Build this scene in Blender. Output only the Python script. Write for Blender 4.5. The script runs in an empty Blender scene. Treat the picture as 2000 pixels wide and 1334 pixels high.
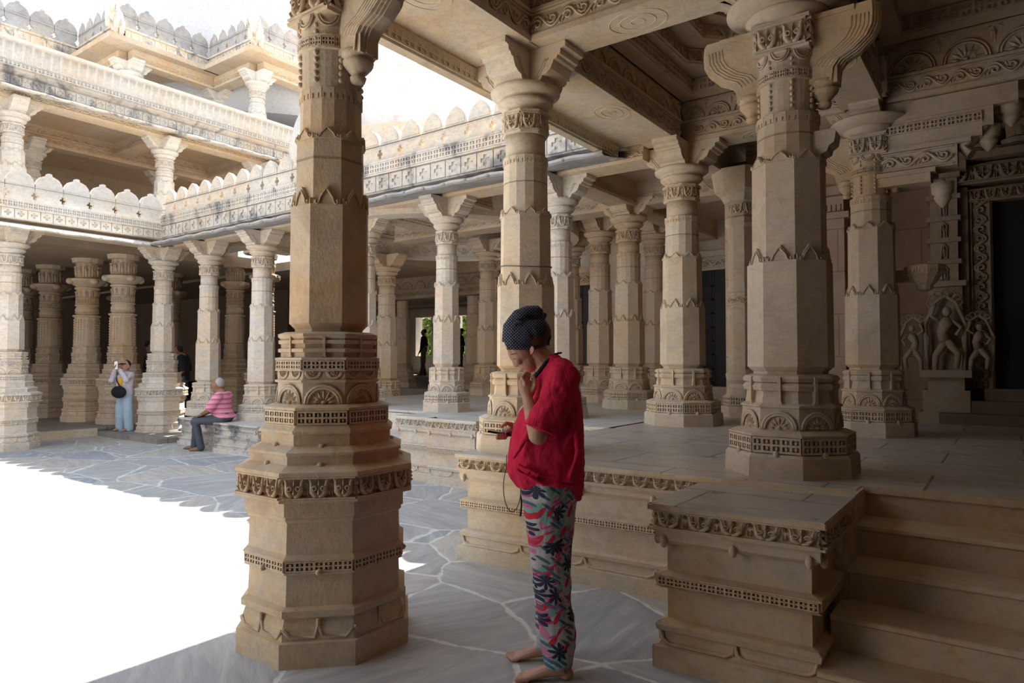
import bpy, math, random
import numpy as np
from math import sin, cos, pi, tan, atan2, radians
random.seed(7)
D = bpy.data; COL = bpy.context.scene.collection; SC = bpy.context.scene

# ------------------------------------------------------------------ camera, sky, sun, exposure
H = 1.45
cam_d = D.cameras.new('camera'); cam = D.objects.new('camera', cam_d); COL.objects.link(cam)
cam_d.sensor_width = 36; cam_d.lens = 36*1333/2000; cam_d.clip_end = 500; cam_d.clip_start = .05
YAW = math.atan(970/1333.); PITCH = math.atan(38/1333.)
cam.location = (0, 0, H); cam.rotation_euler = (pi/2+PITCH, 0, YAW)
SC.camera = cam
SC.view_settings.view_transform = 'Standard'; SC.view_settings.look = 'None'
SC.view_settings.gamma = 1; SC.view_settings.use_curve_mapping = False
SC.view_settings.exposure = 1.02
SC.cycles.diffuse_bounces = 6; SC.cycles.max_bounces = 10; SC.cycles.glossy_bounces = 3
SC.cycles.sample_clamp_indirect = 6

W = D.worlds.new('sky'); SC.world = W; W.use_nodes = True
wn = W.node_tree; wn.nodes.clear()
o_ = wn.nodes.new('ShaderNodeOutputWorld'); b_ = wn.nodes.new('ShaderNodeBackground')
tc = wn.nodes.new('ShaderNodeTexCoord'); sp = wn.nodes.new('ShaderNodeSeparateXYZ'); rp = wn.nodes.new('ShaderNodeValToRGB')
rp.color_ramp.elements[0].position = 0.0; rp.color_ramp.elements[0].color = (1.0, 1.0, 1.0, 1)
rp.color_ramp.elements[1].position = 1.0; rp.color_ramp.elements[1].color = (.62, .78, 1.0, 1)
wn.links.new(tc.outputs['Generated'], sp.inputs[0]); wn.links.new(sp.outputs['Z'], rp.inputs[0])
wn.links.new(rp.outputs[0], b_.inputs['Color']); wn.links.new(b_.outputs[0], o_.inputs[0])
b_.inputs['Strength'].default_value = .95

sun_d = D.lights.new('sun', 'SUN'); sun = D.objects.new('sun', sun_d); COL.objects.link(sun)
sun_d.energy = 10.5; sun_d.angle = radians(.55); sun_d.color = (1.0, .955, .89)
SUNV = (-.12, 2.75, 4.35)      # towards the sun
import mathutils
sun.rotation_euler = mathutils.Vector(SUNV).to_track_quat('Z', 'Y').to_euler()
sun.location = (0, 20, 30)

# ------------------------------------------------------------------ materials
def nmat(name):
    m = D.materials.new(name); m.use_nodes = True
    nt = m.node_tree; bs = nt.nodes['Principled BSDF']
    return m, nt, bs
def nn(nt, t, **k):
    n = nt.nodes.new(t)
    for a, v in k.items():
        if a in n.bl_rna.properties: setattr(n, a, v)
        else: n.inputs[a].default_value = v
    return n
def ramp(nt, fac, stops, interp='LINEAR'):
    r = nt.nodes.new('ShaderNodeValToRGB'); r.color_ramp.interpolation = interp
    e = r.color_ramp.elements
    while len(e) < len(stops): e.new(.5)
    for i, (p, c) in enumerate(stops):
        e[i].position = p; e[i].color = (c[0], c[1], c[2], 1) if len(c) == 3 else c
    nt.links.new(fac, r.inputs[0]); return r.outputs[0]
def mix(nt, f, a, b, bt='MIX'):
    m = nt.nodes.new('ShaderNodeMix'); m.data_type = 'RGBA'; m.blend_type = bt
    for s, v in ((0, f), (6, a), (7, b)):
        if hasattr(v, 'links'): nt.links.new(v, m.inputs[s])
        elif s == 0: m.inputs[0].default_value = v
        else: m.inputs[s].default_value = (v[0], v[1], v[2], 1)
    return m.outputs[2]
def math_(nt, op, a, b=0., c=None):
    m = nt.nodes.new('ShaderNodeMath'); m.operation = op
    for i, v in enumerate((a, b, c)):
        if v is None: continue
        if hasattr(v, 'links'): nt.links.new(v, m.inputs[i])
        else: m.inputs[i].default_value = v
    return m.outputs[0]
def vecm(nt, op, a, b=(0, 0, 0)):
    m = nt.nodes.new('ShaderNodeVectorMath'); m.operation = op
    for i, v in enumerate((a, b)):
        if hasattr(v, 'links'): nt.links.new(v, m.inputs[i])
        else: m.inputs[i].default_value = v
    return m.outputs[0]
def noise(nt, vec, scale, detail=4, rough=.55, dist=0.):
    n = nn(nt, 'ShaderNodeTexNoise'); n.inputs['Scale'].default_value = scale
    n.inputs['Detail'].default_value = detail; n.inputs['Roughness'].default_value = rough
    n.inputs['Distortion'].default_value = dist
    nt.links.new(vec, n.inputs['Vector']); return n.outputs['Fac']
def gpos(nt): return nn(nt, 'ShaderNodeNewGeometry').outputs['Position']

def stone(name, base, warm, grey, stain=.0, dirt=(.08, .07, .06), weather=0., bump=.25, rough=.75, veins=0., chisel=1.):
    m, nt, bs = nmat(name); P = gpos(nt)
    n1 = noise(nt, P, 1.1, 5, .6, .6); n2 = noise(nt, P, 4.5, 5, .6)
    c = mix(nt, ramp(nt, n1, [(.38, (0, 0, 0)), (.62, (1, 1, 1))]), base, warm)
    c = mix(nt, ramp(nt, n2, [(.45, (0, 0, 0)), (.72, (.75, .75, .75))]), c, grey)
    fine = noise(nt, P, 60, 3, .7)
    c = mix(nt, ramp(nt, fine, [(.3, (.3, .3, .3)), (.6, (0, 0, 0))]), c, tuple(x*.72 for x in base))
    c = mix(nt, .55, c, ramp(nt, noise(nt, P, 16, 7, .72, .3), [(.3, (.62, .58, .54)), (.5, (.95, .93, .9)), (.7, (1, 1, 1))]), 'MULTIPLY')
    if veins:
        v2 = vecm(nt, 'MULTIPLY', P, (1.2, 1.2, 3.5)); n3 = noise(nt, v2, 2.2, 7, .65, 1.6)
        c = mix(nt, ramp(nt, n3, [(.47, (0, 0, 0)), (.5, (veins,)*3), (.53, (0, 0, 0))]), c, (.36, .33, .32))
    if stain:
        s = noise(nt, P, 2.4, 6, .65, .4)
        c = mix(nt, ramp(nt, s, [(.56, (0, 0, 0)), (.68, (stain,)*3)]), c, tuple(x*.55 for x in warm))
    if weather:
        v3 = vecm(nt, 'MULTIPLY', P, (1, 1, .7)); s = noise(nt, v3, 2.6, 8, .7, .5)
        c = mix(nt, ramp(nt, s, [(.5, (0, 0, 0)), (.62, (weather,)*3)]), c, dirt)
    nt.links.new(c, bs.inputs['Base Color'])
    bs.inputs['Roughness'].default_value = rough; bs.inputs['Specular IOR Level'].default_value = .3
    bp = nn(nt, 'ShaderNodeBump'); bp.inputs['Strength'].default_value = bump; bp.inputs['Distance'].default_value = .012
    v4 = vecm(nt, 'MULTIPLY', P, (1, 1, .6)); bb = noise(nt, v4, 55*chisel, 5, .7)
    bb2 = math_(nt, 'ADD', bb, math_(nt, 'MULTIPLY', noise(nt, P, 9, 4, .6), 1.2))
    nt.links.new(bb2, bp.inputs['Height']); nt.links.new(bp.outputs[0], bs.inputs['Normal'])
    return m
def plain(name, col, rough=.6, metal=0., spec=.4, emit=None):
    m, nt, bs = nmat(name); P = gpos(nt)
    n = noise(nt, P, 30, 3); c = mix(nt, n, tuple(x*.82 for x in col), tuple(min(1, x*1.15) for x in col))
    nt.links.new(c, bs.inputs['Base Color']); bs.inputs['Roughness'].default_value = rough
    bs.inputs['Metallic'].default_value = metal; bs.inputs['Specular IOR Level'].default_value = spec
    return m
def joints(nt, P, c, bw, bh, col, axis='xz', mortar=.006):
    s = nn(nt, 'ShaderNodeSeparateXYZ'); nt.links.new(P, s.inputs[0]); cb = nn(nt, 'ShaderNodeCombineXYZ')
    nt.links.new(s.outputs[axis[0].upper()], cb.inputs[0]); nt.links.new(s.outputs[axis[1].upper()], cb.inputs[1])
    b = nn(nt, 'ShaderNodeTexBrick'); nt.links.new(cb.outputs[0], b.inputs['Vector'])
    b.inputs['Scale'].default_value = 1; b.inputs['Brick Width'].default_value = bw; b.inputs['Row Height'].default_value = bh
    b.inputs['Mortar Size'].default_value = mortar; b.inputs['Mortar Smooth'].default_value = .3
    return mix(nt, b.outputs['Fac'], c, col), b

M = {}
M['sand'] = stone('golden_sandstone', (.66, .53, .37), (.64, .42, .22), (.52, .47, .40), stain=.45, veins=.3, bump=.4)
M['cream'] = stone('cream_marble', (.72, .62, .47), (.68, .49, .29), (.62, .57, .49), stain=.35, veins=.35)
M['cream2'] = stone('beige_marble', (.64, .54, .42), (.62, .44, .27), (.52, .47, .41), stain=.4, veins=.35)
M['pale'] = stone('pale_marble', (.70, .65, .57), (.68, .55, .41), (.56, .55, .53), stain=.2, veins=.45)
M['white'] = stone('white_marble', (.70, .68, .64), (.68, .60, .50), (.60, .60, .59), stain=.06, veins=.3)
M['weathered'] = stone('weathered_white_marble', (.66, .63, .58), (.62, .53, .42), (.50, .50, .50), weather=.85, dirt=(.16, .16, .17))
M['greyw'] = stone('grey_weathered_marble', (.40, .41, .43), (.48, .43, .37), (.30, .31, .34), weather=.5, dirt=(.2, .2, .22))
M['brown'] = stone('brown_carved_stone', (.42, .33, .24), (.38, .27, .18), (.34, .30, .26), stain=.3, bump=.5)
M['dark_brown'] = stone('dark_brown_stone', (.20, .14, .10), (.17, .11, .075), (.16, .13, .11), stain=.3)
M['dome_grey'] = stone('pale_grey_plaster', (.60, .61, .64), (.58, .59, .62), (.54, .55, .58), bump=.1)
M['plaster'] = stone('white_plaster', (.72, .72, .71), (.70, .68, .64), (.62, .63, .64), weather=.45, dirt=(.4, .4, .42), bump=.1)
M['mortar'] = plain('brown_mortar', (.36, .25, .15), .9)
M['black'] = plain('dark_door_wood', (.012, .011, .011), .5)
M['lead'] = plain('eave_underside_stone', (.30, .29, .29), .7)
M['skin'] = plain('skin_tan', (.52, .28, .19), .5)
M['skin_brown'] = plain('skin_brown', (.26, .13, .075), .5)
M['hair'] = plain('brown_hair', (.10, .05, .03), .55)
M['greyhair'] = plain('grey_hair', (.35, .34, .33), .7)
M['cloth_black'] = plain('black_cloth', (.012, .013, .018), .9)
M['khaki'] = plain('khaki_cloth', (.13, .095, .06), .9)
M['ltblue'] = plain('light_blue_cloth', (.42, .55, .68), .85)
M['lilac'] = plain('lilac_white_cloth', (.62, .58, .64), .85)
M['yellow'] = plain('yellow_cloth', (.75, .45, .04), .85)
M['slate'] = plain('slate_grey_cloth', (.075, .08, .10), .85)
M['steel'] = plain('steel', (.6, .6, .58), .3, .9)
M['gold'] = plain('brass', (.65, .45, .08), .4, .6)
M['phone'] = plain('black_phone', (.01, .01, .012), .25)
M['wire'] = plain('grey_wire', (.10, .10, .10), .6)
M['leaf'] = plain('green_foliage', (.20, .27, .06), .7)
M['bark'] = plain('bark', (.12, .08, .05), .9)
M['redcloth'] = plain('bright_red_cloth', (.6, .02, .03), .85)

def mat_courtyard():
    m, nt, bs = nmat('courtyard_flagstones'); P = gpos(nt)
    v = vecm(nt, 'MULTIPLY', P, (.95, 1.3, 0)); dn = nn(nt, 'ShaderNodeTexNoise'); dn.inputs['Scale'].default_value = 1.1; dn.inputs['Detail'].default_value = 2
    nt.links.new(v, dn.inputs['Vector']); v = vecm(nt, 'ADD', v, vecm(nt, 'MULTIPLY', vecm(nt, 'SUBTRACT', dn.outputs['Color'], (.5, .5, .5)), (.28, .28, 0)))
    ve = nn(nt, 'ShaderNodeTexVoronoi', feature='DISTANCE_TO_EDGE'); ve.inputs['Scale'].default_value = 1.0; nt.links.new(v, ve.inputs['Vector'])
    vc = nn(nt, 'ShaderNodeTexVoronoi', feature='F1'); vc.inputs['Scale'].default_value = 1.0; nt.links.new(v, vc.inputs['Vector'])
    sc = nn(nt, 'ShaderNodeSeparateColor'); nt.links.new(vc.outputs['Color'], sc.inputs[0])
    c = ramp(nt, sc.outputs[0], [(0, (.35, .36, .39)), (.3, (.45, .44, .44)), (.55, (.52, .47, .41)), (.8, (.41, .41, .42)), (1, (.55, .50, .44))])
    # streaks running in a direction of their own in each flag
    rot = nn(nt, 'ShaderNodeVectorRotate'); rot.inputs['Axis'].default_value = (0, 0, 1); nt.links.new(P, rot.inputs['Vector'])
    nt.links.new(math_(nt, 'MULTIPLY', sc.outputs[1], 2.2), rot.inputs['Angle'])
    st = noise(nt, vecm(nt, 'MULTIPLY', rot.outputs[0], (1.2, 7, 1)), 1.6, 8, .68, .8)
    c = mix(nt, ramp(nt, st, [(.35, (.55, .55, .55)), (.52, (0, 0, 0))]), c, (.28, .28, .29))
    c = mix(nt, ramp(nt, st, [(.52, (0, 0, 0)), (.66, (.7, .7, .7))]), c, (.60, .57, .52))
    jn = noise(nt, P, 9, 4, .6)
    e = math_(nt, 'SUBTRACT', ve.outputs['Distance'], math_(nt, 'MULTIPLY', math_(nt, 'SUBTRACT', jn, .46), .06))
    c = mix(nt, ramp(nt, e, [(.004, (1, 1, 1)), (.014, (0, 0, 0))]), c, (.72, .70, .66))
    # reddish dust near the stairs
    dd = noise(nt, P, .8, 4, .6)
    nt.links.new(c, bs.inputs['Base Color']); bs.inputs['Roughness'].default_value = .55; bs.inputs['Specular IOR Level'].default_value = .35
    bp = nn(nt, 'ShaderNodeBump'); bp.inputs['Strength'].default_value = .5; bp.inputs['Distance'].default_value = .012
    hh = math_(nt, 'ADD', math_(nt, 'MULTIPLY', st, .9), math_(nt, 'MINIMUM', math_(nt, 'MULTIPLY', e, 14), .6))
    nt.links.new(hh, bp.inputs['Height']); nt.links.new(bp.outputs[0], bs.inputs['Normal'])
    return m
M['court'] = mat_courtyard()
def mat_slabs(name, c1, c2, c3, bw=.9, bh=.62, rough=.33):
    m, nt, bs = nmat(name); P = gpos(nt)
    b = nn(nt, 'ShaderNodeTexBrick'); nt.links.new(vecm(nt, 'ADD', P, (.37, .21, 0)), b.inputs['Vector'])
    b.inputs['Scale'].default_value = 1; b.inputs['Brick Width'].default_value = bw; b.inputs['Row Height'].default_value = bh
    b.inputs['Mortar Size'].default_value = .008; b.inputs['Color1'].default_value = (*c1, 1); b.inputs['Color2'].default_value = (*c2, 1)
    b.inputs['Mortar'].default_value = (*[x*.5 for x in c3], 1)
    st = noise(nt, vecm(nt, 'MULTIPLY', P, (1.1, 6, 1)), 1.8, 8, .66, 1.1)
    c = mix(nt, ramp(nt, st, [(.36, (.7, .7, .7)), (.5, (0, 0, 0))]), b.outputs['Color'], c3)
    c = mix(nt, ramp(nt, noise(nt, P, 1.3, 4), [(.45, (0, 0, 0)), (.7, (.5, .5, .5))]), c, (c2[0]*1.1, c2[1]*.92, c2[2]*.72))
    nt.links.new(c, bs.inputs['Base Color'])
    r = ramp(nt, noise(nt, P, 5, 4), [(.3, (rough-.08,)*3), (.7, (rough+.17,)*3)]); nt.links.new(r, bs.inputs['Roughness'])
    bs.inputs['Specular IOR Level'].default_value = .5
    bp = nn(nt, 'ShaderNodeBump'); bp.inputs['Strength'].default_value = .25; bp.inputs['Distance'].default_value = .008
    nt.links.new(math_(nt, 'SUBTRACT', st, math_(nt, 'MULTIPLY', b.outputs['Fac'], 1.)), bp.inputs['Height']); nt.links.new(bp.outputs[0], bs.inputs['Normal'])
    return m
M['slab'] = mat_slabs('polished_marble_slabs', (.56, .51, .45), (.48, .43, .38), (.31, .29, .28))
M['slabw'] = mat_slabs('pale_marble_slabs', (.62, .60, .57), (.55, .53, .50), (.38, .38, .39), rough=.5)
M['slabd'] = mat_slabs('worn_dark_slabs', (.30, .28, .26), (.26, .24, .22), (.16, .15, .15), 1.1, .8, .5)
def mat_wall(name, base, warm, bw=.8, bh=.5, axis='xz'):
    m, nt, bs = nmat(name); P = gpos(nt)
    n1 = noise(nt, P, 1.6, 6, .65, .8); c = mix(nt, ramp(nt, n1, [(.4, (0, 0, 0)), (.62, (1, 1, 1))]), base, warm)
    n2 = noise(nt, P, 7, 6, .7); c = mix(nt, ramp(nt, n2, [(.5, (0, 0, 0)), (.7, (.6, .6, .6))]), c, tuple(x*.7 for x in base))
    c, b = joints(nt, P, c, bw, bh, tuple(x*.55 for x in base), axis)
    nt.links.new(c, bs.inputs['Base Color']); bs.inputs['Roughness'].default_value = .8
    bp = nn(nt, 'ShaderNodeBump'); bp.inputs['Strength'].default_value = .4; bp.inputs['Distance'].default_value = .015
    nt.links.new(math_(nt, 'SUBTRACT', noise(nt, P, 40, 5, .7), b.outputs['Fac']), bp.inputs['Height']); nt.links.new(bp.outputs[0], bs.inputs['Normal'])
    return m
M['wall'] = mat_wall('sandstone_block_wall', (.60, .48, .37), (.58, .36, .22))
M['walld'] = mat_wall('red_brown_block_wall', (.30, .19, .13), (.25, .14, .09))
M['wallx'] = mat_wall('sandstone_block_wall_side', (.60, .48, .37), (.58, .36, .22), axis='yz')

def mat_dots():
    m, nt, bs = nmat('navy_scarf_with_white_dots'); tcn = nn(nt, 'ShaderNodeTexCoord'); P = tcn.outputs['Object']
    r = nn(nt, 'ShaderNodeVectorRotate'); r.inputs['Axis'].default_value = (0, 1, 0); r.inputs['Angle'].default_value = .75; nt.links.new(P, r.inputs['Vector'])
    f = vecm(nt, 'FRACTION', vecm(nt, 'MULTIPLY', r.outputs[0], (95, 0, 95))); d = vecm(nt, 'SUBTRACT', f, (.5, 0, .5))
    ln = nn(nt, 'ShaderNodeVectorMath', operation='LENGTH'); nt.links.new(d, ln.inputs[0])
    c = mix(nt, ramp(nt, ln.outputs['Value'], [(.13, (1, 1, 1)), (.24, (0, 0, 0))]), (.012, .015, .042), (.42, .42, .42))
    nt.links.new(c, bs.inputs['Base Color']); bs.inputs['Roughness'].default_value = .85; return m
M['scarf'] = mat_dots()
def mat_red():
    m, nt, bs = nmat('crimson_linen'); P = nn(nt, 'ShaderNodeTexCoord').outputs['Object']
    n = noise(nt, P, 9, 4); c = mix(nt, n, (.56, .014, .05), (.68, .025, .08)); nt.links.new(c, bs.inputs['Base Color'])
    bs.inputs['Roughness'].default_value = .9; bs.inputs['Specular IOR Level'].default_value = .2
    bp = nn(nt, 'ShaderNodeBump'); bp.inputs['Strength'].default_value = .7; bp.inputs['Distance'].default_value = .02
    w = noise(nt, vecm(nt, 'MULTIPLY', P, (1.6, 1, .8)), 7, 4, .6, 1.4); nt.links.new(w, bp.inputs['Height'])
    bp2 = nn(nt, 'ShaderNodeBump'); bp2.inputs['Strength'].default_value = .3; bp2.inputs['Distance'].default_value = .001
    nt.links.new(noise(nt, P, 500, 2), bp2.inputs['Height']); nt.links.new(bp.outputs[0], bp2.inputs['Normal'])
    nt.links.new(bp2.outputs[0], bs.inputs['Normal']); return m
M['red'] = mat_red()
def mat_floral():
    m, nt, bs = nmat('floral_print_cotton'); P = nn(nt, 'ShaderNodeTexCoord').outputs['Object']
    s = nn(nt, 'ShaderNodeSeparateXYZ'); nt.links.new(P, s.inputs[0]); cb = nn(nt, 'ShaderNodeCombineXYZ')
    nt.links.new(math_(nt, 'ADD', s.outputs[0], math_(nt, 'MULTIPLY', s.outputs[1], .6)), cb.inputs[0]); nt.links.new(s.outputs[2], cb.inputs[1])
    UV = cb.outputs[0]
    c = mix(nt, ramp(nt, noise(nt, UV, 14, 3), [(.45, (0, 0, 0)), (.55, (1, 1, 1))]), (.47, .46, .43), (.40, .36, .36))
    def blobs(c, scale, off, rot, stretch, col, lo, hi, thr):
        r = nn(nt, 'ShaderNodeVectorRotate'); r.inputs['Axis'].default_value = (0, 0, 1); r.inputs['Angle'].default_value = rot; nt.links.new(vecm(nt, 'ADD', UV, off), r.inputs['Vector'])
        v = nn(nt, 'ShaderNodeTexVoronoi', voronoi_dimensions='2D'); v.inputs['Scale'].default_value = scale; nt.links.new(vecm(nt, 'MULTIPLY', r.outputs[0], stretch), v.inputs['Vector'])
        sc = nn(nt, 'ShaderNodeSeparateColor'); nt.links.new(v.outputs['Color'], sc.inputs[0])
        a = ramp(nt, v.outputs['Distance'], [(lo, (1, 1, 1)), (hi, (0, 0, 0))]); g = math_(nt, 'GREATER_THAN', sc.outputs[0], thr)
        return mix(nt, math_(nt, 'MULTIPLY', a, g), c, col)
    c = blobs(c, 19, (0, 0, 0), .3, (1, .5, 1), (.20, .36, .31), .36, .42, .3)
    c = blobs(c, 24, (1, 0, 0), -.5, (1.2, .38, 1), (.50, .17, .27), .28, .33, .35)
    c = blobs(c, 27, (4, 7, 0), .9, (1.6, .35, 1), (.40, .40, .36), .25, .3, .4)
    c = blobs(c, 18, (0, 2, 0), .5, (1.6, .55, 1), (.52, .02, .035), .30, .33, .5)
    c = blobs(c, 23, (3, 2, 0), -1.0, (1.7, .4, 1), (.06, .13, .17), .26, .3, .5)
    c = blobs(c, 26, (5, 2, 0), 1.2, (1.8, .4, 1), (.50, .06, .16), .22, .26, .5)
    v = nn(nt, 'ShaderNodeTexVoronoi', voronoi_dimensions='2D'); v.inputs['Scale'].default_value = 12.5; nt.links.new(UV, v.inputs['Vector'])
    d = vecm(nt, 'SUBTRACT', vecm(nt, 'MULTIPLY', UV, (1, 1, 1)), v.outputs['Position'])
    s2 = nn(nt, 'ShaderNodeSeparateXYZ'); nt.links.new(d, s2.inputs[0])
    th = math_(nt, 'ARCTAN2', s2.outputs[1], s2.outputs[0]); pet = math_(nt, 'POWER', math_(nt, 'ABSOLUTE', math_(nt, 'COSINE', math_(nt, 'MULTIPLY', th, 4))), .6)
    q = math_(nt, 'SUBTRACT', math_(nt, 'MULTIPLY', pet, .52), v.outputs['Distance'])
    sc = nn(nt, 'ShaderNodeSeparateColor'); nt.links.new(v.outputs['Color'], sc.inputs[0])
    f = math_(nt, 'MULTIPLY', math_(nt, 'GREATER_THAN', q, 0), math_(nt, 'GREATER_THAN', sc.outputs[1], .55))
    c = mix(nt, f, c, (.014, .02, .05))
    nt.links.new(c, bs.inputs['Base Color']); bs.inputs['Roughness'].default_value = .85
    bp = nn(nt, 'ShaderNodeBump'); bp.inputs['Strength'].default_value = .5; bp.inputs['Distance'].default_value = .02
    nt.links.new(noise(nt, vecm(nt, 'MULTIPLY', P, (1.5, 1.5, .5)), 9, 3, .5, .8), bp.inputs['Height']); nt.links.new(bp.outputs[0], bs.inputs['Normal']); return m
M['floral'] = mat_floral()
def mat_stripe():
    m, nt, bs = nmat('pink_striped_polo'); P = nn(nt, 'ShaderNodeTexCoord').outputs['Object']
    s = nn(nt, 'ShaderNodeSeparateXYZ'); nt.links.new(P, s.inputs[0])
    f = math_(nt, 'FRACT', math_(nt, 'MULTIPLY', s.outputs[2], 13.))
    c = ramp(nt, f, [(0, (.72, .22, .33)), (.3, (.80, .62, .66)), (.36, (.72, .22, .33)), (.8, (.72, .22, .33)), (.82, (.06, .05, .09)), (.93, (.72, .22, .33))], 'CONSTANT')
    nt.links.new(c, bs.inputs['Base Color']); bs.inputs['Roughness'].default_value = .85; return m
M['stripe'] = mat_stripe()

# ------------------------------------------------------------------ mesh builder
class MB:
    def __init__(s): s.v = []; s.f = []; s.s = []
    def quad(s, pts, smooth=False):
        n = len(s.v); s.v += [tuple(p) for p in pts]; s.f.append(tuple(range(n, n+len(pts)))); s.s.append(smooth)
    def grid(s, rows, closed=True, smooth=True, cap=True):
        n0 = len(s.v); m = len(rows[0])
        for r in rows: s.v += [tuple(p) for p in r]
        for i in range(len(rows)-1):
            for j in range(m if closed else m-1):
                a = n0+i*m+j; b = n0+i*m+(j+1) % m
                s.f.append((a, b, b+m, a+m)); s.s.append(smooth)
        if cap and closed:
            s.f.append(tuple(n0+j for j in range(m))[::-1]); s.s.append(False)
            s.f.append(tuple(n0+(len(rows)-1)*m+j for j in range(m))); s.s.append(False)
    def box(s, x0, x1, y0, y1, z0, z1):
        n = len(s.v)
        s.v += [(x0, y0, z0), (x1, y0, z0), (x1, y1, z0), (x0, y1, z0), (x0, y0, z1), (x1, y0, z1), (x1, y1, z1), (x0, y1, z1)]
        for f in ((3, 2, 1, 0), (4, 5, 6, 7), (0, 1, 5, 4), (1, 2, 6, 5), (2, 3, 7, 6), (3, 0, 4, 7)): s.f.append(tuple(n+i for i in f)); s.s.append(False)
    def plate(s, poly, n0, n1):           # 2-D outline (x, y) raised between heights n0 and n1 along z
        k = len(poly); a = len(s.v)
        s.v += [(p[0], p[1], n0) for p in poly]+[(p[0], p[1], n1) for p in poly]
        s.f.append(tuple(range(a+k, a+2*k))); s.s.append(False); s.f.append(tuple(range(a, a+k))[::-1]); s.s.append(False)
        for i in range(k): j = (i+1) % k; s.f.append((a+i, a+j, a+k+j, a+k+i)); s.s.append(False)
    def stack(s, prof, n=8, cx=0, cy=0, ph=None, smooth=False, sq=None):   # profile [(z, apothem)]
        ph = pi/n if ph is None else ph; rows = []
        for z, a in prof:
            r = a/cos(pi/n); rows.append([(cx+r*cos(ph+2*pi*i/n), cy+r*sin(ph+2*pi*i/n), z) for i in range(n)])
        s.grid(rows, smooth=smooth)
    def tube(s, pts, rad, n=6, cap=True):
        P = [np.array(p, float) for p in pts]; k = len(P)
        if not hasattr(rad, '__len__') or (isinstance(rad, tuple)): rad = [rad]*k
        rows = []; up = None
        for i in range(k):
            t = P[min(i+1, k-1)]-P[max(i-1, 0)]; t = t/(np.linalg.norm(t)+1e-9)
            if up is None: up = np.array([0, 0, 1.]) if abs(t[2]) < .9 else np.array([1., 0, 0])
            u = up-t*(up@t); u = u/(np.linalg.norm(u)+1e-9); w = np.cross(t, u); up = u
            r = rad[i]; r = r if hasattr(r, '__len__') else (r, r)
            rows.append([P[i]+u*r[0]*cos(2*pi*j/n)+w*r[1]*sin(2*pi*j/n) for j in range(n)])
        s.grid(rows, cap=cap)
    def ell(s, c, r, n=12, m=8, R=None):
        rows = []
        for i in range(m+1):
            th = -pi/2+pi*i/m; cr = max(cos(th), .02)
            row = []
            for j in range(n):
                p = np.array([r[0]*cr*cos(2*pi*j/n), r[1]*cr*sin(2*pi*j/n), r[2]*sin(th)])
                if R is not None: p = R@p
                row.append(p+np.array(c, float))
            rows.append(row)
        s.grid(rows)
    def spin(s, p0, p1, rw, h0, h1, n=6):   # leaf-like spindle lying in the z plane: 2-D ends, half-width rw, from height h0 to h1
        p0 = np.array(p0, float); p1 = np.array(p1, float); t = p1-p0; L = np.linalg.norm(t); t /= L; w = np.array([-t[1], t[0]])
        k = len(s.v); pts = [p0, p0+t*L*.35+w*rw, p1, p0+t*L*.35-w*rw]
        s.v += [(q[0], q[1], h0) for q in pts]+[(*(p0+t*L*.38), h1)]
        for a in range(4): s.f.append((k+a, k+(a+1) % 4, k+4)[::-1]); s.s.append(False)
    def add(s, o, O, U, V, N):
        O, U, V, N = [np.array(q, float) for q in (O, U, V, N)]
        flip = np.dot(np.cross(U, V), N) < 0
        a = np.array(o.v); vv = O+a[:, :1]*U+a[:, 1:2]*V+a[:, 2:3]*N; k = len(s.v)
        s.v += [tuple(q) for q in vv]
        for f, sm in zip(o.f, o.s): s.f.append(tuple(k+i for i in (f[::-1] if flip else f))); s.s.append(sm)
    def face_relief(s, fn, n, a, z0, z1, cx=0, cy=0, ph0=0., faces=None):   # ornament on each side of an n-gon drum
        w = 2*a*tan(pi/n); o = MB(); fn(o, w, z1-z0)
        for i in (faces if faces is not None else range(n)):
            t = ph0+2*pi*i/n; N = (cos(t), sin(t), 0); U = (-sin(t), cos(t), 0)
            O = (cx+a*N[0]-U[0]*w/2, cy+a*N[1]-U[1]*w/2, z0); s.add(o, O, U, (0, 0, 1), N)
    def mesh(s, name, mat):
        m = D.meshes.new(name); m.from_pydata(s.v, [], s.f); m.materials.append(mat)
        m.polygons.foreach_set('use_smooth', s.s); m.update(); return m

def obj(name, mb, mat, parent=None, loc=(0, 0, 0), rz=0.):
    me = mb.mesh(name, mat) if isinstance(mb, MB) else mb
    o = D.objects.new(name, me); COL.objects.link(o); o.location = loc; o.rotation_euler = (0, 0, rz)
    if parent: o.parent = parent
    return o
def tag(o, label, cat, group=None):
    o['label'] = label; o['category'] = cat
    if group: o['group'] = group
    return o
def empty(name, label, cat, loc=(0, 0, 0), rz=0., group=None):
    o = D.objects.new(name, None); COL.objects.link(o); o.location = loc; o.rotation_euler = (0, 0, rz); o.empty_display_size = .1
    return tag(o, label, cat, group)
def struct(name, mb, mat):
    o = obj(name, mb, mat); o['kind'] = 'structure'; return o
def dup(root, loc, label, rz=0., group=None, scale=None):
    r = root.copy(); COL.objects.link(r); r.location = loc; r.rotation_euler = (0, 0, rz); r['label'] = label
    if scale: r.scale = scale
    if group: r['group'] = group
    for ch in list(root.children):
        c = ch.copy(); COL.objects.link(c); c.parent = r
        for g in ch.children: d = g.copy(); COL.objects.link(d); d.parent = c
    return r

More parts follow.
